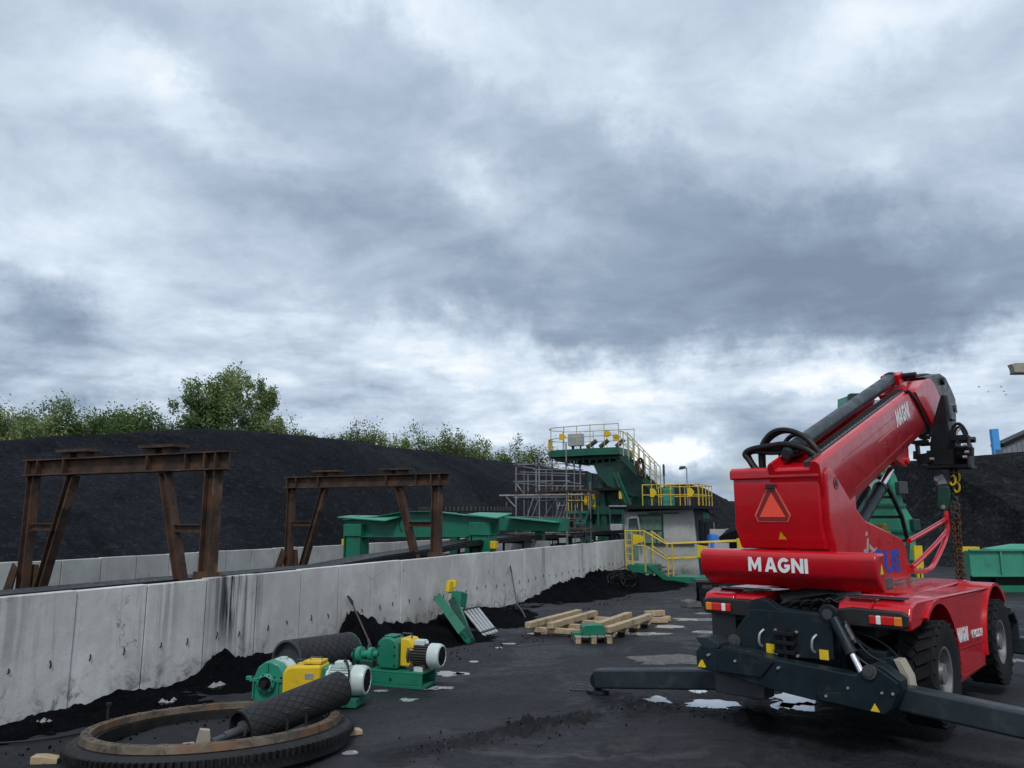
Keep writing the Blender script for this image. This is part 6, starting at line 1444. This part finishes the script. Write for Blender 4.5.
    arm('outrigger_arm', (-.2, 4.12, .56), (-3.0, 4.12, .42), .22, .255)
    m = MB(); m.prism([(-1.1, .40), (1.15, .40), (1.15, .86), (.6, 1.25), (-.6, 1.25), (-1.1, .86)], 'y', 3.95, 4.4); m.build('front_stabiliser_housing', 'slate', root, bevel=.02)
    p = CR.loc(onground(902, 672, .7)); m = MB(); m.prism([(.72, .62), (1.02, .58), (1.1, .74), (.98, .98), (.70, .92)], 'y', -.98, -.72); m.rng((.62, -.95, .9), (.92, -.7, 1.02)); m.build('leg_bracket', 'slate', root, bevel=.015)
    m = MB(); m.prism([(1.0, .96), (1.07, .96), (1.15, .80), (1.17, .62), (1.10, .62), (1.08, .78)], 'y', -1.0, -.8); m.build('leg_bracket_plate', 'beige', root, bevel=.008)
    m = MB(); m.rng((-1.18, -.80, .86), (-.86, -.77, 1.26)); m.build('mud_flap', 'dark_grey', root)

    # ---------------- upper structure
    m = MB(); PR = [(-1.02, 2.00), (-.97, 2.045), (-.74, 2.045), (-.74, 1.62), (-.82, 1.62), (-.98, 1.74), (-1.02, 1.80)]
    m.prism(PR, 'x', -1.20, .92); m.prism([(-1.0, -.75), (.30, -.75), (.30, .2), (-.7, .2)], 'z', 1.63, 2.04); cw = m.build('counterweight', 'red', root, bevel=.055, seg=4)
    lettering('counterweight_name', 'MAGNI', 'pale_decal', cw, (-.55, -1.0225, 1.80), (1, 0, 0), (0, 0, 1), .72, .165, gaps={0: .32})
    m = MB(); m.prism([(-.92, 1.82), (-.82, 1.82), (-.87, 1.93)], 'x', .921, .924); m.build('warning_sticker', 'sticker', cw)
    m = MB(); m.prism([(-.62, 2.05), (-.76, 2.32), (-.76, 2.92), (.5, 2.92), (.5, 2.05)], 'x', -.83, .26); hood = m.build('engine_hood', 'red', root, bevel=.03, seg=3)
    m = MB(); m.prism([(-.79, 2.90), (-.79, 3.01), (-.74, 3.045), (.45, 3.045), (.45, 2.90)], 'x', -.86, .285); m.build('hood_lid', 'red', hood, bevel=.022, seg=3)
    # slow vehicle triangle
    cx, zb_, yy = -.325, 2.41, -.765
    TS = .80
    m = MB(); m.prism([(cx - 0.228, zb_ + 0.048), (cx - 0.188, zb_ - 0.032), (cx + 0.188, zb_ - 0.032), (cx + 0.228, zb_ + 0.048), (cx + 0.044, zb_ + 0.400), (cx - 0.044, zb_ + 0.400)], 'y', yy - .006, yy + .004); tb = m.build('triangle_reflector', 'reflect_edge', hood)
    m = MB(); m.prism([(cx - 0.210, zb_ + 0.044), (cx - 0.178, zb_ - 0.022), (cx + 0.178, zb_ - 0.022), (cx + 0.210, zb_ + 0.044), (cx + 0.036, zb_ + 0.382), (cx - 0.036, zb_ + 0.382)], 'y', yy - .010, yy - .006); m.build('triangle_border', 'reflect_red', tb)
    m = MB(); m.prism([(cx - 0.164, zb_ + 0.028), (cx + 0.164, zb_ + 0.028), (cx, zb_ + 0.320)], 'y', yy - .014, yy - .010); m.build('triangle_centre', 'reflect_orange', tb)
    m = MB(); m.rng((cx - .06, yy - .04, zb_ + .37), (cx + .06, yy - .015, zb_ + .425)); m.build('reflector_clip', 'black', tb, bevel=.006)
    m = MB(); rot = Matrix.Rotation(R(-27), 3, 'X')
    vs = [Vector((-.29, -.708, 2.17)), Vector((-.19, -.708, 2.17)), Vector((-.245, -.752, 2.26))]; m.add(vs + [v + Vector((0, .006, 0)) for v in vs], [(0, 1, 2), (5, 4, 3), (0, 1, 4, 3), (1, 2, 5, 4), (2, 0, 3, 5)]); m.build('warning_sticker', 'sticker', hood)
    # turret side plates: the right one carries the lettering
    SP = [(.30, 2.52), (.55, 2.40), (1.2, 2.29), (2.08, 2.13), (2.26, 1.98), (2.36, 1.56), (.30, 1.56)]; SR = [(-.52, 1.66), (-.56, 2.1), (-.70, 2.36), (-.70, 2.96), (-.62, 3.02), (-.50, 3.02), (-.22, 2.84), (.10, 2.63), (.298, 2.521), (.298, 1.56), (-.1, 1.56)]
    for x0, x1 in ((.22, .335), (-.52, -.42)):
        sx = 1 if x0 > 0 else -1; m = MB(); m.prism(SR[:-3] + SP[1:-1] + SR[-1:], 'x', x0, x1)
        tp = m.build('turret_side_plate', 'red', root, bevel=.03, seg=3)
        if x0 > 0:
            c = MB(); c.cyl((.334, -.42, 2.84), (.342, -.42, 2.84), .075, 24); c.build('pivot_boss', 'reflect_red', tp)
            c = MB(); c.cyl((.342, -.42, 2.84), (.345, -.42, 2.84), .034, 16); c.build('pivot_hole', 'black', tp)
            q0, q1, q2 = xb(873.5, 574, .335), xb(900.5, 572, .335), xb(875, 549, .335)
            text('side_lettering', 'OUS', .4, 'blue_decal', tp, (.338, q0.y, q0.z), q1 - q0, (0, 0, 1), .05, 1.0, width=(q1 - q0).length, height=q2.z - q0.z)
            e = MB()
            for q in ([(.28, 1.96), (.34, 2.16), (.40, 2.17), (.36, 2.02)], [(.40, 2.10), (.60, 2.02), (.72, 2.05), (.60, 1.97), (.42, 2.03)], [(.18, 2.02), (.22, 1.90), (.28, 1.92), (.27, 2.04)], [(.44, 1.99), (.52, 1.86), (.58, 1.87), (.50, 2.0)], [(.30, 2.20), (.36, 2.20), (.37, 2.25), (.31, 2.25)]): e.prism([(a + .22, b + .0) for a, b in q], 'x', .335, .3385)
            e.build('emblem', 'grey_decal', tp)
    m = MB(); m.prism([(-.5, 1.62), (-.5, 2.3), (.5, 2.2), (2.0, 1.95), (2.3, 1.58)], 'x', -.42, .30); m.build('turret_core', 'red', root, bevel=.02)
    # ---------------- boom
    e1 = Vector((0, math.cos(R(18)), math.sin(R(18)))); e2 = Vector((0, -math.sin(R(18)), math.cos(R(18)))); B0 = Vector((0, -.98, 3.045))
    BX0, BX1 = -.34, .30; HB = .83; LB = 4.50
    def bp(x, l, d): return B0 + Vector((x, 0, 0)) + e1 * l - e2 * d
    def bbox(mb, x0, x1, l0, l1, d0, d1):
        vs = [bp(x, l, d) for x in (x0, x1) for l in (l0, l1) for d in (d0, d1)]
        mb.add(vs, [(0, 1, 3, 2), (4, 6, 7, 5), (0, 4, 5, 1), (2, 3, 7, 6), (0, 2, 6, 4), (1, 5, 7, 3)])
    m = MB(); vs = []
    sec = [(BX0, .04), (BX0 + .04, 0), (BX0 + .08, .0), (BX0 + .10, .10), (BX1 - .13, .10), (BX1 - .10, .0), (BX1 - .04, 0), (BX1, .04), (BX1, HB - .16), (BX1 - .07, HB), (BX0 + .07, HB), (BX0, HB - .16)]
    n = len(sec); L0, L1 = .15, 4.36
    vs = [bp(x, L0, d) for x, d in sec] + [bp(x, L1 + .80 * (d / HB), d) for x, d in sec]
    m.add(vs, [tuple(range(n))[::-1], tuple(range(n, 2 * n))] + [(i, (i + 1) % n, n + (i + 1) % n, n + i) for i in range(n)]); boom = m.build('boom', 'red', root, bevel=.012)
    m = MB(); bbox(m, BX1 - .125, BX1 - .105, .3, 4.3, -.012, .09); bbox(m, BX1 - .20, BX1 - .14, .2, 4.25, .02, .09); m.build('boom_guide_strip', 'dark_grey', boom)
    m = MB(); bbox(m, BX1 - .002, BX1 + .004, 2.45, 3.55, .345, .355); m.build('boom_highlight', 'reflect_edge', boom)  # pale strip paints the pinkish highlight along the boom side
    m = MB(); bbox(m, BX1 - .002, BX1 + .003, .9, 4.2, .20, .206); bbox(m, BX1 - .002, BX1 + .003, 1.2, 4.2, HB - .175, HB - .168); m.build('boom_weld_lines', 'reflect_red', boom)
    lettering('boom_name', 'MAGNI', 'pale_decal', boom, bp(BX1 + .002, 3.45, .37), e1, e2, .74, .25)
    # inner section, collar, head
    for i, l in enumerate((4.39, 4.42, 4.45)):
        h = MB(); h.tube(spline([bp(BX1 - .03 + .015 * i, l - .1, -.02), bp(BX1 + .02, l + .12, .12), bp(BX1 + .02, l + .40, .4), bp(BX1 + .0, l + .74, .80), bp(BX1 - .1, l + .72, .90)], 5), .018, 7); h.build('boom_hose', 'hose', boom)
    m = MB(); m.prism([(0, 0)] * 0 + [(p.y, p.z) for p in [xb(x, y, .2) for x, y in [(910, 392.5), (919, 381), (925, 379), (930, 384), (941, 410), (938, 419), (928, 426)]]], 'x', BX0 + .03, BX1 - .02); ih = m.build('boom_head', 'red', boom, bevel=.02)
    m = MB(); m.prism([(p.y, p.z) for p in [xb(x, y, .1) for x, y in [(918, 377.5), (934, 374), (940, 378), (946, 390), (950, 400), (951, 432), (944, 434), (940, 412), (930, 394), (924, 384)]]], 'x', BX0 + .05, BX1 - .10); m.build('head_plate', 'dark_grey', ih, bevel=.02)
    m = MB()
    for px, py in ((935, 382), (946, 410)): p = xb(px, py, .1); m.cyl((BX0, p.y, p.z), (BX1 - .04, p.y, p.z), .07, 16)
    m.cyl(bp(BX0 + .06, 5.4, -.10), bp(BX1 - .1, 5.4, -.10), .05, 12); m.tube(spline([xb(x, y, .0) for x, y in ((905, 379), (914, 376.5), (924, 375), (932, 376), (936, 381))], 5), .03, 8); m.build('head_pins', 'black_steel', ih)
    # telescoping cylinder on top
    m = MB(); ca, cb = bp(-.18, .62, -.04), bp(-.18, 5.3, -.085); m.cyl(ca, cb, .105, 28); m.cyl(cb - e1 * .05, cb + e1 * .04, .125, 28); m.cyl(ca - e1 * .22, ca, .06, 20, .10); tc = m.build('extension_cylinder', 'tube_grey', boom)
    m = MB(); bbox(m, -.32, -.02, 5.2, 5.5, -.17, .02); m.build('cylinder_anchor', 'red', tc, bevel=.02)
    m = MB()
    for i in range(30): l = .7 + i * .14; m.bar(bp(-.02, l, .03), bp(.12, l + .03, .03), .03, .03)
    m.build('hose_carrier', 'black', boom)
    # lift cylinder and its lug
    la, lb = Vector((.05, 1.0, 2.26)), Vector((.05, 2.80, 3.15)); lm = la.lerp(lb, .68)
    m = MB(); m.cyl(la, lm, .09, 22); m.cyl(lm - (lb - la) * .03, lm, .10, 22); m.cyl(la + Vector((-.2, .05, .02)), lm + Vector((-.2, .05, .0)), .05, 14); lc_ = m.build('lift_cylinder', 'slate', root)
    m = MB(); m.cyl(lm, lb, .052, 18); m.build('lift_rod', 'chrome', lc_)
    m = MB()
    for x0, x1 in ((-.17, -.09), (.12, .20)): m.prism([(p.y, p.z) for p in (bp(0, 3.35, .80), bp(0, 4.25, .80), bp(0, 4.15, 1.02), bp(0, 3.97, 1.12), bp(0, 3.78, 1.04))], 'x', x0, x1)
    p = bp(.2, 3.97, 1.02); m.cyl((-.2, p.y, p.z), (.24, p.y, p.z), .06, 16); m.build('cylinder_lug', 'red', boom, bevel=.012)
    # hose loops at the tail
    def loop(pxs, y, r):
        q = [CR.ony(a, b, y if not isinstance(y, list) else y[i]) for i, (a, b) in enumerate(pxs)]; h = MB(); h.tube(spline(q, 6), r, 9); h.build('hose_loop', 'hose', root)
    loop([(762, 470), (761, 452), (764, 442), (772, 433), (783, 430), (797, 433), (809, 441), (818, 452), (822, 461)], -.45, .036)
    loop([(764, 470), (764, 450), (770, 439), (781, 432), (793, 432), (806, 438), (814, 447), (820, 457)], -.35, .030)
    loop([(784, 444), (790, 437), (799, 434), (808, 438), (815, 448)], -.2, .030)
    loop([(756, 470), (749, 460), (745, 454), (752, 449), (768, 446), (784, 444), (800, 447), (812, 453), (819, 462)], -.55, .036)
    loop([(758, 470), (752, 462), (749, 453), (760, 450), (776, 449), (790, 447), (803, 449), (812, 457)], -.48, .03)
    loop([(754, 469), (748, 458), (753, 452), (770, 453), (786, 452), (800, 451)], -.5, .028)
    loop([(771, 470), (778, 462), (785, 458), (791, 459)], -.3, .026); loop([(776, 470), (783, 465), (790, 462)], -.25, .026)
    loop([(781, 459), (780, 455), (783, 451), (790, 451), (796, 455)], -.2, .022)
    # cab on the left of the boom
    m = MB(); x0, x1 = -1.20, -.42
    CP = [(2.35, 1.60), (2.35, 2.5), (2.42, 3.05), (2.6, 3.12), (3.6, 3.14)] + [(p.y, p.z) for p in (CR.onx(882, 478, x1), CR.onx(893, 497, x1), CR.onx(902, 517, x1), CR.onx(908, 541, x1))] + [(4.9, 1.60)]
    for xx in (x0, x1):
        for a, b in zip(CP, CP[1:] + CP[:1]): m.bar((xx, a[0], a[1]), (xx, b[0], b[1]), .06, .06, (1, 0, 0))
    for a in CP: m.bar((x0, a[0], a[1]), (x1, a[0], a[1]), .05, .05)
    m.build('cab_frame', 'black', root)
    m = MB(); m.prism(CP[2:6], 'x', x0 + .03, x1 - .03); m.build('cab_roof', 'black', root)
    m = MB(); m.prism([(y * 1., z) for y, z in CP], 'x', x1 - .015, x1 - .005); m.build('cab_side_glass', 'glass', root)
    m = MB(); m.prism([(y, z) for y, z in CP], 'x', x0 + .005, x0 + .015); m.build('cab_side_glass', 'glass', root)
    m = MB(); m.add([(x, CP[i][0] - k, CP[i][1]) for k in (0, .01) for x, i in ((x0 + .03, 8), (x1 - .03, 8), (x1 - .03, 5), (x0 + .03, 5))], [(0, 1, 2, 3), (7, 6, 5, 4), (0, 1, 5, 4), (1, 2, 6, 5), (2, 3, 7, 6), (3, 0, 4, 7)]); m.build('windscreen', 'glass', root)
    m = MB(); m.rng((-1.08, 2.9, 1.62), (-.6, 3.5, 2.12)); m.prism([(2.86, 2.1), (3.0, 2.1), (2.92, 2.75), (2.80, 2.75)], 'x', -1.05, -.65); m.build('driver_seat', 'cloth', root, bevel=.04)
    m = MB(); m.rng((-.72, 4.1, 1.66), (-.50, 4.45, 2.2)); m.rng((-.7, 4.15, 2.2), (-.54, 4.42, 2.32)); m.build('cab_yellow_box', 'yellow', root, bevel=.015)
    m = MB(); m.rng((-1.16, 2.38, 1.58), (-.46, 4.86, 1.66)); m.rng((-1.14, 4.55, 1.66), (-.48, 4.85, 2.0)); m.build('cab_floor', 'black', root)
    m = MB(); p = Vector((-.75, 4.2, 2.45)); m.tube([(p.x - .1, p.y + .1 * math.cos(a), p.z + .1 * math.sin(a)) for a in [2 * math.pi * k / 16 for k in range(16)]], .02, 6, closed=True); m.build('steering_wheel', 'black', root)
    # red tube guard at the front right corner
    q = lambda px, py: CR.onx(px, py, .36)
    m = MB(); m.tube(spline([q(909, 541), q(925, 532), q(940, 523), q(946, 519)], 4), .036, 10); m.tube(spline([q(946, 511), q(946.5, 517), q(947.5, 526), q(947, 533), q(943, 545), q(936, 560), q(931, 568), q(925, 571), q(912, 571)], 5), .038, 10); m.tube(spline([q(947, 531), q(935, 545), q(920, 560), q(912, 567)], 4), .036, 10); m.build('tube_guard', 'red', root)
    # attachment: dark mast, carriage and winch frame
    Y = 4.72; a = lambda px, py, yy=Y: CR.ony(px, py, yy)
    def quad(mb, pts, y0, y1): mb.prism([(CR.ony(px, py, Y).x, CR.ony(px, py, Y).z) for px, py in pts], 'y', y0, y1)
    m = MB(); quad(m, [(940, 405), (943, 396), (947, 396), (949, 412), (951, 430), (957, 440), (957, 466), (933, 466), (932, 444), (936, 420)], Y - .15, Y + .30); at_ = m.build('attachment_mast', 'black_steel', root, bevel=.02)
    m = MB(); quad(m, [(942, 394), (948, 395), (951, 412), (953, 420), (947, 420), (944, 406)], Y - .05, Y + .2); m.build('mast_cover', 'dark_grey', at_, bevel=.02)
    m = MB(); c = [a(950, 405), a(951, 413)]; m.tube([(c[0].x, Y, c[0].z), (c[0].x + .09, Y, c[0].z), (c[1].x + .09, Y, c[1].z), (c[1].x, Y, c[1].z)], .012, 6); m.build('lamp_guard', 'galv', at_)
    m = MB()
    for pts in ([(915.5, 442), (931, 440.5), (931, 444), (915.5, 445)], [(919, 444), (921.5, 444), (924.5, 468), (922, 468)], [(922, 466.2), (972, 465), (972, 468), (922, 469.2)], [(917.5, 452), (921.5, 452), (921.5, 460), (917.5, 460)], [(970, 438), (972, 438), (972.5, 466), (970.5, 466)], [(954, 437), (971, 435.5), (971, 441), (954, 442)], [(971, 448), (976, 448), (976, 456), (971, 456)], [(924, 455), (936, 453), (936, 464), (924, 464)]): quad(m, pts, Y - .28, Y - .12)
    for pts in ([(915.5, 442), (931, 440.5), (931, 444), (915.5, 445)], [(922, 466.2), (972, 465), (972, 468), (922, 469.2)], [(954, 437), (971, 435.5), (971, 441), (954, 442)]): quad(m, pts, Y + .25, Y + .38)
    for px, py in ((916.5, 443.5), (923, 467.5), (971, 467), (970.5, 438)): p = a(px, py); m.bar((p.x, Y - .12, p.z), (p.x, Y + .25, p.z), .045, .045)
    m.build('carriage_frame', 'black_steel', at_, bevel=.006, seg=1)
    m = MB(); p = a(960, 455); m.cyl((p.x - .30, Y + .05, p.z), (p.x + .14, Y + .05, p.z), .16, 22); m.cyl((p.x - .32, Y + .05, p.z), (p.x - .28, Y + .05, p.z), .21, 22); m.cyl((p.x + .12, Y + .05, p.z), (p.x + .16, Y + .05, p.z), .21, 22); p = a(944, 458); m.rng((p.x - .2, Y - .26, p.z - .12), (p.x + .2, Y + .2, p.z + .12)); m.build('winch_drum', 'black_steel', at_)
    m = MB()
    for px, py in ((965, 445), (967, 452), (965, 457), (932, 459)): p = a(px, py, Y - .3); m.cyl((p.x - .03, Y - .30, p.z), (p.x + .03, Y - .30, p.z), .025, 10)
    m.build('fittings', 'galv', at_)
    for i, pts in enumerate(([(953, 440), (952, 430), (957, 424), (963, 427), (967, 434), (966, 442)], [(951, 438), (953, 427), (959, 423.5), (965, 430), (964, 440)], [(955, 441), (955, 431), (960, 427), (965, 436)], [(920, 427), (919, 433), (923, 436), (930, 436), (934, 432)], [(919, 425), (917.5, 432), (921, 438), (930, 438)])):
        h = MB(); h.tube(spline([CR.ony(x, y, Y - .1 - .05 * (i % 3)) for x, y in pts], 5), .022, 8); h.build('attachment_hose', 'hose', at_)
    h = MB(); h.tube(spline([a(958, 441, Y - .25), a(957, 433, Y - .25), a(960, 429, Y - .25)], 5), .016, 7); h.build('attachment_hose', 'grey_box', at_)
    return root
telehandler()

# ------------------------------------------------------------------ what hangs from the winch frame
Y5 = 4.66
def wq(px, py, dy=0.): p = CR.ony(px, py, Y5 + dy); return CR.w(p.x, p.y, p.z)
def hook_block():
    c = wq(944, 498); root = thing('hook_block', 'dark green hook block with pale sheave hanging from the winch frame', 'hook block', c, CR.rz); L = lambda px, py, dy=0.: CR.ony(px, py, Y5 + dy) - CR.loc(c)
    P = [L(x, y) for x, y in [(939, 487), (950, 486), (952, 493), (951.5, 508), (948, 512), (942, 512), (938.5, 507)]]
    m = MB(); m.prism([(p.x, p.z) for p in P], 'y', -.1, .1); m.build('cheek_body', 'dark_green', root, bevel=.03, seg=3)
    p = L(943, 480); m = MB(); m.cyl((p.x, -.07, p.z), (p.x, .07, p.z), .13, 24); m.build('sheave', 'dark_grey', root)
    m = MB(); m.prism([(p.x - .10, p.z + .04), (p.x + .02, p.z + .1), (p.x + .08, p.z - .06), (p.x - .06, p.z - .08)], 'y', -.082, -.072); p2 = L(938, 479); m.cyl((p2.x, -.1, p2.z), (p2.x, -.08, p2.z), .04, 12); p3 = L(945, 507); m.cyl((p3.x, -.115, p3.z), (p3.x, -.1, p3.z), .035, 12); m.build('sheave_guard', 'galv', root)
    m = MB()
    for px in (940, 947): a, b = L(px, 482), L(px + .5, 466); m.cyl((a.x, 0, a.z), (b.x, 0, b.z), .008, 6)
    m.build('ropes', 'dark_grey', root)
    m = MB(); p = L(945, 513); m.tube([(p.x, 0, p.z + .03), (p.x, 0, p.z - .03), (p.x - .03, 0, p.z - .08), (p.x, 0, p.z - .12), (p.x + .05, 0, p.z - .09)], .018, 8); m.build('hook', 'black_steel', root)
hook_block()
def link(mb, c, d, flip, L, r, w):
    d = d.normalized(); s = d.orthogonal().normalized()
    if flip: s = d.cross(s)
    pts = []
    for k in range(12):
        a = 2 * math.pi * k / 12; pts.append(c + s * (w * math.cos(a)) + d * (L * .5 * (math.sin(a) * .75 + (.25 if math.sin(a) > .01 else -.25 if math.sin(a) < -.01 else 0))))
    mb.tube(pts, r, 5, closed=True)
def chain(mb, a, b, L=.075, r=.010, w=.026):
    d = b - a; n = max(2, int(d.length / (L * .72)))
    for i in range(n): link(mb, a + d * ((i + .5) / n), d, i % 2, L, r, w)
def chain_sling():
    t = wq(954, 466); root = thing('chain_sling', 'bundle of rusty lifting chains with yellow shortening hooks hanging beside the hook block', 'chain sling', t, CR.rz); L = lambda px, py, dy=0.: CR.ony(px, py, Y5 + dy) - CR.loc(t)
    for px, dx, dy in ((952, 958, -.04), (956, 961, .05), (958, 963, 0.), (955, 965, .08)):
        m = MB(); a, b = L(px, 506, dy), L(dx, 581, dy); chain(m, a, L((px + dx) / 2 - .5, 540, dy)); chain(m, L((px + dx) / 2 - .5, 540, dy), b); m.build('rusty_chain', 'rust_bright', root)
    for px, y0, y1, dy in ((951, 466, 500, -.05), (956, 466, 497, .05)):
        m = MB(); chain(m, L(px, y0, dy), L(px + 1.5, y1, dy), .09, .012, .03); m.build('upper_chain', 'black_steel', root)
    for px, py, dy in ((953, 481, -.08), (957, 488, 0.), (953, 493, .07), (957, 478, .05)):
        p = L(px, py, dy); m = MB(); m.tube(spline([p + Vector(v) for v in ((0, 0, .10), (.035, 0, .05), (.03, 0, -.03), (-.015, 0, -.07), (-.045, 0, -.02))], 4), .018, 7); m.build('shortening_hook', 'yellow', root)
    m = MB()
    for px, py in ((955, 500), (957, 506), (953, 510), (956, 516)): p = L(px, py, -.06); m.tube([(p.x + .035 * math.cos(a), p.y, p.z + .05 * math.sin(a)) for a in [2 * math.pi * k / 12 for k in range(12)]], .014, 6, closed=True)
    m.build('shackles', 'dark_grey', root)
M['rust_bright'] = mat('rusty_chain', (.10, .042, .022), .7, .1, .35, 9, (.03, .018, .014), .6, 12, .5)
chain_sling()
def hose_heap():
    p = CR.w(.9, 4.3 + 1.6); o = MB(); random.seed(3)
    c = at(938, 577, 17.5); 
    for i in range(4): o.tube([(.35 * math.cos(a) + .1 * i - .1, .2 * math.sin(a) + .02 * i, .06 + .05 * i + .06 * math.sin(2 * a + i)) for a in [2 * math.pi * k / 20 for k in range(20)]], .04, 7, closed=True)
    h = o.build('hose_coil', 'hose'); h.location = (c.x, c.y, gh(c.x, c.y)); tag(h, 'coil of thick black hose on the ground behind the red machine', 'hose')
hose_heap()
